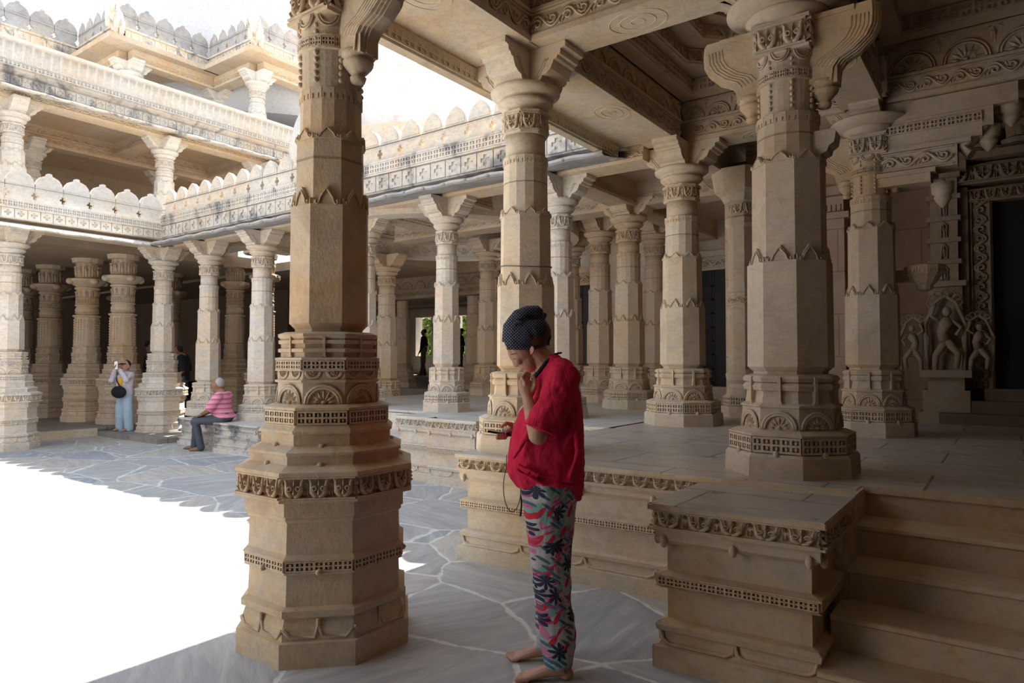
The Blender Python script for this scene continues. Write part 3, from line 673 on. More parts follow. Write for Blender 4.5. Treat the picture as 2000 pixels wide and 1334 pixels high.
for x, y, z, l, m in ((-16.2, 6.55, .16, 'carved brown column second from right in the left hall', 'cream2'), (-18.0, 6.5, .16, 'darker carved column third from right in the left hall', 'brown'), (-19.4, 6.4, .16, 'dark carved column farthest left in the left hall', 'brown'),
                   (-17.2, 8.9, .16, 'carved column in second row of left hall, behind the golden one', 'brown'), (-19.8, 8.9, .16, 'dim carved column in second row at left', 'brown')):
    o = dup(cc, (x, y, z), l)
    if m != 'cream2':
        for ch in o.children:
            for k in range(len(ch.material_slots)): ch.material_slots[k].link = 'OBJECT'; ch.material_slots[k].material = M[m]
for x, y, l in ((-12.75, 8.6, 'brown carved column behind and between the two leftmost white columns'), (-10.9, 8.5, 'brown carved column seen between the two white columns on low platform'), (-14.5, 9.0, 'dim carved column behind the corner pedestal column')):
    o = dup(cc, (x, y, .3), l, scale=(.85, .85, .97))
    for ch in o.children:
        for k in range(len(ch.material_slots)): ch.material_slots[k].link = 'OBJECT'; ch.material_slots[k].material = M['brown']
# rotunda and inner hall columns
ci = column('hall_column', 'ochre column left inside the round domed hall', 'column', (-10.0, 9.5, .465), M['cream2'], 'mid', 'plain', 3.55-.465, s=1.0)
for x, y, z, l in ((-8.42, 10.75, .775, 'ochre column right inside the round domed hall'), (-6.75, 11.2, HP, 'slim hall column left of the narrow black door'), (-5.55, 10.15, HP, 'hall column right of the narrow black door'),
                (-4.9, 10.9, HP, 'dim round column behind the hall column right of the woman'), (-13.15, 13.1, .75, 'dark column inside the passage left of the standing silhouette'), (-10.7, 13.1, .75, 'dark column in the passage right of the woman silhouette')):
    dup(ci, (x, y, z), l)

# ------------------------------------------------------------------ beams, ceilings, roofs
def beam(label, p0, p1, w, z0, z1, mat, faces=(1, 1), circles=1, name='carved_beam', up=True):
    """a lintel from p0 to p1 (centre line); faces: carve the right / left side; circles incised in the soffit"""
    t = empty(name, label, 'beam', (p0[0], p0[1], z0)); mb = MB()
    a = np.array([0, 0, 0.]); U = np.array([p1[0]-p0[0], p1[1]-p0[1], 0.]); L = np.linalg.norm(U); U /= L; R = np.array([U[1], -U[0], 0])
    h = z1-z0; d = .018
    # core
    sub = MB(); sub.box(0, L, -w/2+d, w/2-d, 0.012, h)
    sub.box(0, L, -w/2, w/2, 0, .035)
    mb.add(sub, a, U, -R, (0, 0, 1))
    zs = [(.035, min(.20, h*.48), orn_scroll(d, 1.5))]
    if h > .34: zs.append((.235, h-.02, orn_medal(d*1.1, 1.5)))
    for k, sg in enumerate((1, -1)):
        N = R*sg
        if not faces[k]: continue
        for q0, q1, fn in zs:
            o = MB(); fn(o, L, q1-q0); OO = N*(w/2-d)+np.array([0, 0, q0])+(U*L if sg < 0 else 0); mb.add(o, OO, (U if sg > 0 else -U), (0, 0, 1), N)
        if h > .34:
            o = MB(); o.box(0, L, 0, .03, 0, 0.025); mb.add(o, N*(w/2-d)+np.array([0, 0, .205])+(U*L if sg < 0 else 0), (U if sg > 0 else -U), N, (0, 0, 1))
    for i in range(circles):
        c = U*(L*(i+.5)/circles)
        for r in (.17, .105, .04):
            r *= w/.42
            mb.tube([c+U*r*1.3*cos(u)+R*r*sin(u)+np.array([0, 0, 0.0]) for u in np.linspace(0, 2*pi, 25)], .0045, 4, cap=False)
    obj('lintel', mb, mat, t)
    return t
XI = -2.97
beam('near beam with carved circles from sunlit column to thick column', (-2.79, 4.245), (-1.25, 4.245), .39, S, 4.22, M['cream'], (1, 1), 1)
beam('long beam running back from sunlit column to warm lit column', (XI, 4.45), (XI, 6.9), .38, S, 4.22, M['cream'], (1, 0), 1)
beam('beam overhead between nearest column and sunlit column', (XI, -6), (XI, 4.44), .38, S, 4.22, M['cream'], (1, 0), 4)
beam('beam running back above the thick shadowed column', (-1.05, 4.6), (-1.05, 6.9), .34, S, 4.22, M['cream2'], (1, 1), 1)
beam('cross beam above warm lit column to the bracketed column', (-2.8, 7.12), (-1.2, 7.12), .38, S, 4.22, M['cream2'], (1, 1), 1)
beam('beam with sunflower medallions at the upper right', (-.85, 7.12), (5.5, 7.12), .38, S, 4.3, M['cream2'], (1, 1), 3)
beam('overhead beam at the top right corner of the hall', (-.85, 4.3), (5.5, 4.3), .36, S, 4.22, M['cream2'], (1, 1), 3)
beam('beam of inner hall behind the warm lit column', (XI, 7.3), (XI, 12), .38, 3.76, 4.2, M['cream2'], (0, 1), 2)
beam('inner cross beam deep in the hall', (-9.2, 9.1), (-3.1, 9.05), .36, 3.66, 4.0, M['cream2'], (1, 1), 2)
beam('dark lintel across the passage to the far openings, added for darkness', (-16, 12.9), (-9.6, 12.9), .5, 3.05, 3.6, M['brown'], (1, 0), 1)  # lintel put in to darken the passage
beam('second dark lintel deeper in the passage, added for darkness', (-20, 16.0), (-9.6, 16.0), .5, 3.15, 3.6, M['brown'], (1, 0), 1)  # deeper lintel, likewise put in to keep the passage dark
beam('inner beam running to the back doors', (-4.42, 7.2), (-4.42, 12.3), .34, 3.66, 4.0, M['cream2'], (1, 1), 2)
beam('front beam over the pale columns of the court', (-13.2, 6.93), (-3.18, 6.96), .36, 3.64, 3.86, M['cream'], (1, 1), 5)
beam('front beam of the left wing above the pedestal columns', (-13.38, -4), (-13.38, 6.7), .36, 3.64, 3.86, M['cream'], (1, 1), 5)
for x in (-12.0, -10.25, -7.88, -6.18): beam('short cross beam running back from the court front', (x, 7.15), (x, 8.7), .3, 3.64, 3.86, M['cream2'], (1, 1), 1, name='cross_beam')['group'] = 'short cross beams of the court front'

# outer hanging edge (drip board) of the pavilion roof
t = empty('roof_edge', 'pierced hanging edge of the roof from nearest column to the court corner', 'cornice', (-3.4, -6, 3.7)); m = MB()
m.box(.0, .26, 0, 12.7, .082, .16)          # slab underside
m.grid([[(.02, 0, .07), (.02, 12.62, .07)], [(-.0, 0, -.06), (0, 12.62, -.06)], [(-.06, 0, -.075), (-.06, 12.62, -.075)], [(-.10, 0, .02), (-.10, 12.62, .02)], [(-.02, 0, .2), (-.02, 12.62, .2)]], closed=False, smooth=False)
o = MB(); orn_holes(.012, 1.25)(o, 12.6, .10); m.add(o, (.005, 0, -.04), (0, 1, 0), (0, 0, 1), (1, 0, 0))
obj('eave_slab', m, M['cream'], t)
# ceilings
def coffer(name, x0, x1, y0, y1, z0, n=3, mat=None, first=0., circ=False, zceil=None):
    mb = MB(); cx, cy = (x0+x1)/2, (y0+y1)/2; ax, ay = (x1-x0)/2, (y1-y0)/2; z = z0
    def ring(ax0, ay0, ax1, ay1, z, h, k, orn):
        # k corners: octagon (8) or rectangle (4): underside ledge then a vertical face
        def pts(ax, ay):
            if k == 4: return [(ax, ay), (-ax, ay), (-ax, -ay), (ax, -ay)]
            if k == 8:
                c = .586*min(ax, ay); return [(ax, ay-c), (ax-c, ay), (-ax+c, ay), (-ax, ay-c), (-ax, -ay+c), (-ax+c, -ay), (ax-c, -ay), (ax, -ay+c)]
            return [(min(ax, ay)*cos(2*pi*i/k), min(ax, ay)*sin(2*pi*i/k)) for i in range(k)]
        P1 = pts(ax1, ay1)
        n_ = len(P1)
        for i in range(n_):
            a = np.array(P1[i]); b = np.array(P1[(i+1) % n_]); L = np.linalg.norm(b-a); u = (b-a)/L; nrm = np.array([-u[1], u[0]])  # towards the centre
            if np.dot(nrm, -(a+b)) < 0: nrm = -nrm
            mb.quad([(cx+a[0], cy+a[1], z), (cx+b[0], cy+b[1], z), (cx+b[0], cy+b[1], z+h), (cx+a[0], cy+a[1], z+h)])
            o = MB(); orn(o, L, h*.8); mb.add(o, (cx+a[0], cy+a[1], z+h*.1), (u[0], u[1], 0), (0, 0, 1), (nrm[0], nrm[1], 0))
        return P1
    def ledge(P0, P1, z):
        # underside between two outlines: a plate with a hole, drawn as a fan of quads by angle
        A = []
        def hit(P, t):
            best = None
            for i in range(len(P)):
                a = np.array(P[i]); b = np.array(P[(i+1) % len(P)]); d = np.array([cos(t), sin(t)]); e = b-a
                den = d[0]*(-e[1])+d[1]*e[0]
                if abs(den) < 1e-9: continue
                s_ = (a[0]*(-e[1])+a[1]*e[0])/den; q = (d[0]*a[1]-d[1]*a[0])/den
                if s_ > 0 and -1e-6 <= q <= 1+1e-6 and (best is None or s_ < best): best = s_
            return (cos(t)*best, sin(t)*best)
        T = sorted(set([round(atan2(p[1], p[0]) % (2*pi), 6) for p in P0+P1]+[round(2*pi*i/48, 6) for i in range(48)]))
        for i in range(len(T)):
            t0, t1 = T[i], T[(i+1) % len(T)]
            a, b = hit(P0, t0), hit(P0, t1); c, d = hit(P1, t1), hit(P1, t0)
            mb.quad([(cx+q[0], cy+q[1], z) for q in (a, b, c, d)])
    rect = [(ax, ay), (-ax, ay), (-ax, -ay), (ax, -ay)]
    seqs = [(4, .16, .16, orn_holes(.016, .7)), (8, .10, .15, orn_leaf(.022, 1.2)), (8, .22, .14, orn_medal(.018, 1.5)), (32, .10, .16, orn_holes(.014, .7)), (32, .14, .14, orn_leaf(.02, 1.1)), (32, .2, .14, orn_leaf(.02, 1.1)), (32, .2, .12, orn_leaf(.02, 1.1))]
    P0 = rect; a1, b1 = ax, ay
    for k, ins, h, orn in seqs[:n]:
        a1 -= ins; b1 -= ins
        if a1 < .15 or b1 < .15: break
        P1 = ring(None, None, a1, b1, z, h, k, orn); ledge(P0, P1, z); P0 = P1; z += h
    mb.quad([(cx-ax, cy-ay, z), (cx-ax, cy+ay, z), (cx+ax, cy+ay, z), (cx+ax, cy-ay, z)])
    obj_ = struct(name, mb, mat or M['cream2'])
    return obj_
coffer('ceiling_bay', -2.78, -1.22, 4.44, 6.93, 4.22, 4)
coffer('ceiling_dome', -.88, 2.0, 4.48, 6.93, 4.3, 6)
coffer('ceiling_near', -2.78, -1.0, 2.0, 4.05, 4.22, 4)
coffer('ceiling_front', -1.0, 3.0, .2, 4.05, 4.22, 3)
b = MB(); b.box(-3.38, 9, -7, 12.7, 4.98, 5.15); b.box(-3.38, -3.16, -7, 12.7, 3.86, 5.0); b.box(-3.16, 9, -7, .2, 4.25, 4.4); b.box(-3.0, 9, 7.0, 12.7, 4.25, 4.4); b.box(-3.1, 9, 12.4, 12.7, 4.2, 5.0); b.box(2.0, 9, .2, 7.2, 4.25, 4.4)
struct('ceiling', b, M['cream2'])
# enclosing walls of the building behind and to the right of the viewer, then an added light block at left
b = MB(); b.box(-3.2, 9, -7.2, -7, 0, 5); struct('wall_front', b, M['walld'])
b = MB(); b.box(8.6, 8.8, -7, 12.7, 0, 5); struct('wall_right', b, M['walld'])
b = MB(); b.box(-3.35, -3.1, -7, -1.2, 0, 3.75); struct('light_block_left_front', b, M['wallx'])  # unseen wall added to cut the light coming from behind left
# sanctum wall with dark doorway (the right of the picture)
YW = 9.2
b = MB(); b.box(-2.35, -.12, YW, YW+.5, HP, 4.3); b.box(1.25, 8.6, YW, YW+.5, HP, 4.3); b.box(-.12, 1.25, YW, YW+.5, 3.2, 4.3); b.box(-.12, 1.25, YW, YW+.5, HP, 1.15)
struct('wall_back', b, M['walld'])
b = MB(); b.box(-2.95, -2.46, 8.75, 12.5, HP, 4.0); struct('wall_left', b, M['wallx'])
t = empty('sanctum_pier', 'warm sandstone wall pier between thick column and bracketed column', 'pillar', (-1.95, 8.95, HP)); m = MB()
m.box(-.5, .42, -.25, .3, 0, 2.9); m.box(-.55, .47, -.3, .3, 0, .18); m.box(-.53, .45, -.28, .3, .3, .36); m.box(-.53, .45, -.28, .3, .42, .48)
m.box(-.56, .48, -.31, .3, 2.35, 2.42); m.box(-.60, .52, -.35, .3, 2.62, 2.72); m.box(-.66, .58, -.41, .3, 2.9, 3.5)
o = MB(); orn_teeth(.03, 9)(o, .92, .17); m.add(o, (-.5, -.25, 2.44), (1, 0, 0), (0, 0, 1), (0, -1, 0))
o = MB(); orn_scroll(.02)(o, 1.2, .16); m.add(o, (-.64, -.41, 3.2), (1, 0, 0), (0, 0, 1), (0, -1, 0)); o = MB(); orn_holes(.02)(o, 1.1, .1); m.add(o, (-.60, -.41, 3.0), (1, 0, 0), (0, 0, 1), (0, -1, 0))
obj('pier_body', m, M['wall'], t)
# pilaster at the left corner of the sanctum
t = empty('pilaster', 'carved moulded pilaster left of the thick shadowed column', 'pillar', (-2.62, 8.42, HP)); m = MB()
m.stack([(0, .25), (.13, .25), (.14, .22), (.26, .22), (.28, .19), (.36, .18), (.40, .15), (.45, .19), (.52, .2), (.58, .15), (.62, .165), (1.0, .165), (1.3, .18), (1.34, .16), (1.5, .16), (1.52, .18), (1.6, .16), (2.3, .16), (2.35, .19), (2.42, .19), (2.45, .15), (2.6, .15), (2.62, .2), (2.7, .24), (2.75, .3), (3.0, .34)], 8)
m.face_relief(orn_holes(.016, .7), 8, .22, .15, .25); m.face_relief(orn_leaf(.02), 8, .15, 2.46, 2.6); m.face_relief(orn_scroll(.014), 8, .16, 1.36, 1.48)
obj('shaft', m, M['cream'], t)
# doorway: black leaf, carved frame, jamb pillar with a dancing figure
t = empty('carved_doorway', 'dark doorway with carved stone frame at the right edge', 'doorway', (-.12, YW-.02, HP)); m = MB()
def framebox(x0, x1, z0, z1, d, orn=None):
    m.box(x0, x1, -d, .02, z0, z1)
    if orn:
        o = MB(); w = x1-x0; h = z1-z0
        if h > w: orn(o, h, w*.8); m.add(o, (x0+w*.9, -d, z0), (0, 0, 1), (-1, 0, 0), (0, -1, 0))
        else: orn(o, w, h*.8); m.add(o, (x0, -d, z0+h*.1), (1, 0, 0), (0, 0, 1), (0, -1, 0))
framebox(-.22, 0, .38, 2.5, .10, orn_scroll(.03, 1.2)); framebox(-.30, -.22, .38, 2.6, .16); framebox(-.22, 1.6, 2.43, 2.58, .12, orn_leaf(.03, 1.2)); framebox(-.4, 1.8, 2.62, 2.84, .2, orn_leaf(.04, 1.2)); framebox(-.9, 1.9, 2.86, 2.94, .34); framebox(-.7, 1.9, 2.94, 3.0, .22)
framebox(1.37, 1.6, .38, 2.5, .10)
obj('door_frame', m, M['brown'], t)
m = MB()
for k, x in enumerate(np.linspace(-.5, 1.4, 6)):
    hh = .25+.45*(k/5.); m.stack([(3.0, .16), (3.05, .17), (3.08, .12), (3.0+hh*.5, .13), (3.02+hh*.5, .17), (3.05+hh*.5, .1), (3.0+hh, .06), (3.03+hh, .03)], 8, cx=x, cy=-.12)
    m.ell((x, -.22, 3.12), (.05, .04, .09), 8, 6)
obj('tower_frieze', m, M['brown'], t)
m = MB(); m.box(0, 1.37, .02, .06, .38, 2.43)
for k in range(7): m.box(.03, 1.34, -.0, .02, .44+k*.28, .46+k*.28)
for x in (.03, .34, .67, .70, 1.02, 1.33): m.box(x-.02, x+.02, -.0, .02, .38, 2.43)
obj('door_leaf', m, M['black'], t)
m = MB(); m.box(-.5, 1.9, -.5, .02, 0, .12); m.box(-.3, 1.7, -.35, .02, .12, .25); m.box(-.1, 1.5, -.2, .02, .25, .38); m.ell((.7, -.38, .2), (.35, .15, .1), 12, 6); obj('threshold_steps', m, M['dark_brown'], t)
t = empty('jamb_pillar', 'shadowed carved jamb pillar with dancing figure left of the dark doorway', 'pillar', (-.56, YW-.2, HP)); m = MB()
m.box(-.26, .26, -.22, .2, 0, .12); m.box(-.22, .22, -.18, .2, .12, .36); m.box(-.17, .17, -.14, .2, .36, .50); m.box(-.24, .24, -.24, .2, .5, .58); m.box(-.16, .16, -.05, .2, .58, 1.5); m.box(-.2, .2, -.15, .2, 1.5, 1.56)
z = 1.56
for k in range(5):
    m.box(-.13, .13, -.08, .2, z, z+.24); m.box(-.16, .16, -.12, .2, z+.19, z+.24)
    o = MB(); orn_figures(.03, 1)(o, .24, .18); m.add(o, (-.12, -.085, z+.01), (1, 0, 0), (0, 0, 1), (0, -1, 0)); z += .24
m.box(-.22, .22, -.2, .2, z, z+.1)
obj('pillar_body', m, M['brown'], t)
m = MB()
for sx, sc_, cx in ((1, 1., 0), (-1, .72, -.30), (1, .72, .30)):
    q = lambda x, y, z: (cx+sx*x*sc_, -.17+y, .58+z*sc_)
    m.tube([q(-.10, 0, 0), q(-.09, 0, .16), q(.02, 0, .34)], [.03*sc_, .035*sc_, .05*sc_], 8); m.tube([q(.10, 0, .02), q(.12, -.02, .18), q(.0, 0, .34)], [.028*sc_, .035*sc_, .05*sc_], 8)
    m.tube([q(0, 0, .32), q(-.03, 0, .42), q(.02, 0, .52), q(.01, 0, .58)], [.06*sc_, .05*sc_, .07*sc_, .03*sc_], 10); m.ell(q(.02, -.01, .64), (.045*sc_, .045*sc_, .055*sc_), 10, 8)
    m.tube([q(.07, 0, .54), q(.15, -.02, .46), q(.10, -.03, .38)], .02*sc_, 6); m.tube([q(-.05, 0, .54), q(-.13, 0, .60), q(-.09, -.02, .72)], .02*sc_, 6)
    m.tube([q(-.17, .03, 0), q(-.19, .03, .5), q(-.1, .03, .74), q(0, .03, .82), q(.1, .03, .74), q(.19, .03, .5), q(.17, .03, 0)], .022*sc_, 6)
    for u in np.linspace(0, pi, 7): m.tube([q(.13*cos(u)+.04*cos(w), .02, .74+.10*sin(u)+.04*sin(w)) for w in np.linspace(0, 2*pi, 7)], .009*sc_, 4, cap=False)
obj('dancing_figure', m, M['brown'], t)
# small corbel shelf right of the bracketed column, and the stepped corbel arch above it
t = empty('wall_corbel', 'small bell-shaped corbel shelf on the right of the bracketed column', 'corbel', (-.62, 7.35, 2.25)); m = MB()
m.stack([(-.16, .02), (-.14, .06), (-.10, .07), (-.07, .10), (-.02, .13), (0, .15), (.08, .155), (.09, .13)], 12, cx=.0, smooth=False); m.box(-.3, 0, -.06, .06, -.06, .05); m.face_relief(orn_teeth(.012), 12, .15, .01, .075)
obj('bell', m, M['sand'], t)
t = empty('corbel_arch', 'stepped corbel bracket reaching right from the bracketed column', 'corbel', (-.85, 7.12, 3.05)); m = MB()
def step_(x0, x1, z0, z1, w=.26): m.box(x0, x1, -w/2, w/2, z0, z1)
step_(-.1, .32, -.02, .06, .30); step_(-.1, .36, .06, .10, .34); step_(-.1, .52, .10, .28); step_(-.1, .62, .28, .32, .30); step_(-.1, .78, .40, .56); step_(-.1, .70, .32, .40); step_(-.1, .95, .56, .72, .30)
o = MB(); orn_scroll(.025)(o, .55, .16); m.add(o, (-.06, -.13, .11), (1, 0, 0), (0, 0, 1), (0, -1, 0)); o = MB(); orn_holes(.02)(o, .75, .08); m.add(o, (-.05, -.13, .44), (1, 0, 0), (0, 0, 1), (0, -1, 0))
for cx, zt in ((.74, .42), (.40, -.02), (.90, .60)): m.stack([(zt-.22, .01), (zt-.17, .05), (zt-.13, .07), (zt-.11, .06), (zt-.09, .085), (zt, .09)], 12, cx=cx, smooth=True)
m.tube([(.62, -.0, .2), (.56, 0, .26), (.66, 0, .36), (.74, 0, .40)], [(.05, .12)]*4, 8)
obj('corbel_body', m, M['cream2'], t)
t = empty('shaft_corbel', 'small corbel block projecting right of the thick shadowed column', 'corbel', (-1.10, 4.46, 2.74)); m = MB()
m.grid([[(.14, -.07, z), (x, -.07, z), (x, .07, z), (.14, .07, z)] for x, z in ((.17, -.09), (.19, -.08), (.21, -.04), (.24, -.03), (.25, .0), (.28, .02), (.29, .08), (.28, .10))], smooth=False)
obj('corbel_body', m, M['cream2'], t)

# interior back wall with two dark doors
b = MB(); b.box(-7.75, -3.0, 12.2, 12.6, HP, 4.1); b.box(-8.9, -8.35, 12.2, 12.6, HP, 4.1); b.box(-8.35, -7.75, 12.2, 12.6, 3.2, 4.1); struct('wall_inner', b, M['pale'])
for nm, x, y, w, z1, lab, xs in (('framed_door', -4.35, 12.2, .62, 3.1, 'dark door in greenish carved white frame behind the warm lit column', 0), ('framed_door', -7.1, 12.2, .60, 3.0, 'narrow black door with yellow lattice right of the woman', 1)):
    t = empty(nm, lab, 'door', (x, y, HP)); m = MB(); h = z1-HP
    for x0, x1 in ((-w/2-.28, -w/2), (w/2, w/2+.28)):
        m.box(x0, x1, -.10, 0, .1, h+.28); o = MB(); orn_scroll(.03, 1.2)(o, h, .16); m.add(o, ((x0+x1)/2+.08, -.10, .2), (0, 0, 1), (-1, 0, 0), (0, -1, 0))
    m.box(-w/2-.34, w/2+.34, -.16, 0, h+.24, h+.34); m.box(-w/2, w/2, -.10, 0, h, h+.28); m.box(-w/2-.34, w/2+.34, -.3, 0, 0, .22); o = MB(); orn_scroll(.03, 1.2)(o, w, .18); m.add(o, (-w/2, -.10, h+.04), (1, 0, 0), (0, 0, 1), (0, -1, 0))
    obj('door_frame', m, M['pale'] if not xs else M['cream2'], t)
    m = MB(); m.box(-w/2, w/2, -.04, -.01, .2, h)
    for k in range(8): m.box(-w/2+.03, w/2-.03, -.055, -.04, .28+k*.25, .31+k*.25)
    for xx in (-w/2+.02, -.02, .02, w/2-.04): m.box(xx, xx+.03, -.055, -.04, .2, h)
    obj('door_leaf', m, M['black'], t)
    if xs:
        m = MB()
        for k in range(4):
            z = 1.05+k*.12
            for s_ in (-1, 1): m.tube([(.0-.06*s_, -.07, z), (.06*s_, -.07, z+.12)], .009, 5)
        obj('lattice', m, M['gold'], t)
# rotunda: drum rings and the white dome above it
RC = (-8.05, 9.05)
t = empty('rotunda_ring', 'carved circular ceiling ring of the round hall behind the pale columns', 'ceiling ring', (RC[0], RC[1], 0)); m = MB()
def ring_in(m, r0, r1, z0, z1, n=48):
    rows = []
    for r, z in ((r0, z0), (r1, z0), (r1, z1), (r0, z1)): rows.append([(r*cos(2*pi*i/n), r*sin(2*pi*i/n), z) for i in range(n)])
    k = len(m.v); m.grid(rows+[rows[0]], smooth=False, cap=False)
ring_in(m, 2.36, 2.05, 3.56, 3.9); ring_in(m, 2.36, 2.15, 3.9, 4.06); ring_in(m, 2.36, 2.02, 4.06, 4.16); ring_in(m, 2.36, 2.1, 4.16, 4.5); ring_in(m, 2.36, 1.9, 4.5, 4.6); ring_in(m, 2.36, 1.75, 4.6, 4.9)
for fn, r, z0, z1 in ((orn_scroll(.025, 1.5), 2.05, 3.60, 3.86), (orn_holes(.02, .6), 2.15, 3.93, 4.05), (orn_teeth(.02, 3), 2.1, 4.34, 4.44), (orn_leaf(.02, 1.), 1.9, 4.51, 4.6)):
    w = 2*r*tan(pi/32); o = MB(); fn(o, w, z1-z0)
    for i in range(32):
        a = 2*pi*i/32; N = (-cos(a), -sin(a), 0); U = (sin(a), -cos(a), 0)
        m.add(o, (r*cos(a)-U[0]*w/2, r*sin(a)-U[1]*w/2, z0), U, (0, 0, 1), N)
obj('drum', m, M['pale'], t)
m = MB()
t = empty('rotunda_dome', 'large white plastered dome with ribbed finial behind the court parapet', 'dome', (-9.3, 10.4, 1.45-1.45*1.16)); t.scale = (1.16,)*3
P = [(4.1, 2.5), (4.9, 2.6), (5.3, 2.52), (5.62, 2.38), (5.66, 2.42), (5.70, 2.34), (5.95, 2.0), (6.15, 1.6), (6.3, 1.15), (6.42, .6), (6.45, .2)]
m.stack(P, 48, smooth=True); obj('dome_shell', m, M['plaster'], t)
m = MB(); m.stack([(6.40, .30), (6.46, .33), (6.49, .30), (6.52, .34), (6.58, .35), (6.64, .28), (6.67, .12), (6.76, .10), (6.84, .03)], 24, smooth=False); m.face_relief(orn_teeth(.02, 1), 24, .33, 6.5, 6.6); obj('finial', m, M['weathered'], t)

# roofs of the wings
b = MB(); b.box(-13.3, -10.85, 6.75, 8.7, 3.86, 4.0); b.box(-5.3, -3.2, 6.75, 12.5, 4.0, 4.12); b.box(-10.85, -5.3, 6.75, 7.0, 3.86, 4.0); b.box(-10.85, -5.3, 11.4, 12.5, 3.9, 4.0); b.box(-10.85, -10.4, 6.75, 12.5, 3.86, 4.0); b.box(-5.7, -5.3, 6.75, 12.5, 3.86, 4.1)
struct('ceiling_court_front', b, M['cream2'])
m = MB()
for sx in (-1, 1):
    for sy in (-1, 1):    # corner fillers around the round opening
        pts = [(RC[0]+sx*2.1*cos(a), RC[1]+sy*2.1*sin(a)) for a in np.linspace(0, pi/2, 9)]+[(RC[0]+sx*.0, RC[1]+sy*2.2), (RC[0]+sx*2.6, RC[1]+sy*2.2), (RC[0]+sx*2.6, RC[1])]
        m.plate(pts if sx*sy > 0 else pts[::-1], 3.87, 3.98)
struct('ceiling_corner', m, M['cream2'])
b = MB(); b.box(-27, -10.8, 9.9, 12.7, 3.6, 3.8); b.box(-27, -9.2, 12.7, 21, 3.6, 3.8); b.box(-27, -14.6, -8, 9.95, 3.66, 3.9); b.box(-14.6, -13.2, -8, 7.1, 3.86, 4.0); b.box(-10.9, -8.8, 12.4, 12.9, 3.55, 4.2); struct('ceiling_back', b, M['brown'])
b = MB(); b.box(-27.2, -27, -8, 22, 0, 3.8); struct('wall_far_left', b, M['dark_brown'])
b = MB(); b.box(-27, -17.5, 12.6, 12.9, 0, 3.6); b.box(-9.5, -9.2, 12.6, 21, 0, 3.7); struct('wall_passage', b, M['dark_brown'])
# far wall with two openings to the trees
b = MB()
for x0, x1, z0, z1 in ((-27, -19.95, 0, 3.7), (-19.05, -17.75, 0, 3.7), (-16.95, -9.2, 0, 3.7), (-19.95, -19.05, 0, 1.65), (-17.75, -16.95, 0, 1.65), (-19.95, -19.05, 3.25, 3.7), (-17.75, -16.95, 3.25, 3.7)): b.box(x0, x1, 20.6, 21.0, z0, z1)
struct('wall_far', b, M['pale'])
# ------------------------------------------------------------------ parapets, eaves, galleries
def merlon_mb(w, h, t, kind=0):
    """one merlon; half a cross is notched out of each flank"""
    q = w/2; n = .055*w; a = .12*h
    R = [(q, 0), (q, a), (q-n, a), (q-n, a+.045), (q-2.3*n, a+.045), (q-2.3*n, a+.085), (q-n, a+.085), (q-n, a+.13), (q, a+.13), (q, a+.17)]
    if kind == 0: R += [(q*.98, h*.48), (q*.99, h*.60), (q*.88, h*.73), (q*.66, h*.84), (q*.34, h*.90), (q*.17, h*.92), (q*.20, h*.95), (q*.17, h*.985), (0, h)]
    else: R += [(q*.97, h*.50), (q*.93, h*.62), (q*.78, h*.75), (q*.5, h*.88), (q*.22, h*.96), (0, h)]
    L = [(-x, y) for x, y in R[::-1]][1:]
    mb = MB(); pl = [(x, y) for x, y in R+L]; mb.plate(pl, -t/2, t/2); mb.plate([(x*.80, y*.72+h*.22) for x, y in pl if y > h*.4]+[], t/2, t/2+.008)
    return mb
def parapet(name, label, p0, p1, out, z0, pitch, mh, mat, zb, kind=0, tiers=True, matb=None, wire=True):
    """crenellated parapet: cross-pierced wall, pierced rail and a row of merlons; p0->p1 with outward normal"""
    t = empty(name, label, 'parapet', (p0[0], p0[1], z0)); U = np.array([p1[0]-p0[0], p1[1]-p0[1], 0.]); L = np.linalg.norm(U); U /= L; N = np.array([*out, 0.]); rz = atan2(U[1], U[0])
    m = MB(); hb = zb-z0
    if tiers:
        h1 = hb*.60; o = MB(); o.box(0, L, 0, -.25, 0, h1); m.add(o, (0, 0, 0), U, N, (0, 0, 1)); o = MB(); orn_cross(.022, 1.15)(o, L, h1*.9); m.add(o, (0, 0, h1*.05), U, (0, 0, 1), N)
        o = MB(); o.box(0, L, .03, -.25, h1, hb); m.add(o, (0, 0, 0), U, N, (0, 0, 1)); o = MB(); orn_holes(.016, .75)(o, L, (hb-h1)*.8); m.add(o, N*.03+np.array([0, 0, h1+(hb-h1)*.1]), U, (0, 0, 1), N)
        o = MB(); o.box(0, L, .05, -.25, hb-.015, hb+.01); o.box(0, L, .05, -.2, h1-.01, h1+.01); m.add(o, (0, 0, 0), U, N, (0, 0, 1))
    else:
        o = MB(); o.box(0, L, 0, -.2, 0, hb); m.add(o, (0, 0, 0), U, N, (0, 0, 1)); o = MB(); orn_cross(.012, 1.2)(o, L, hb*.8); m.add(o, (0, 0, hb*.1), U, (0, 0, 1), N)
        o = MB(); o.box(0, L, .05, -.2, hb-.03, hb+.01); m.add(o, (0, 0, 0), U, N, (0, 0, 1))
    obj('pierced_wall', m, matb or mat, t)
    me = None; k = int(round(L/pitch)); p = L/k
    o = MB(); src = merlon_mb(p*.985, mh, .075, kind); o.add(src, (0, 0, 0), U, (0, 0, 1), N); me = o.mesh('merlon', mat)
    for i in range(k): c = U*(i+.5)*p-N*.06; obj('merlon', me, mat, t, (c[0], c[1], hb))
    if wire:
        m = MB(); m.tube([U*L*i/12.+N*.0+np.array([0, 0, hb+mh*.47+.004*sin(i*2.1)]) for i in range(13)], .006, 4); obj('cable', m, M['wire'], t)
    return t
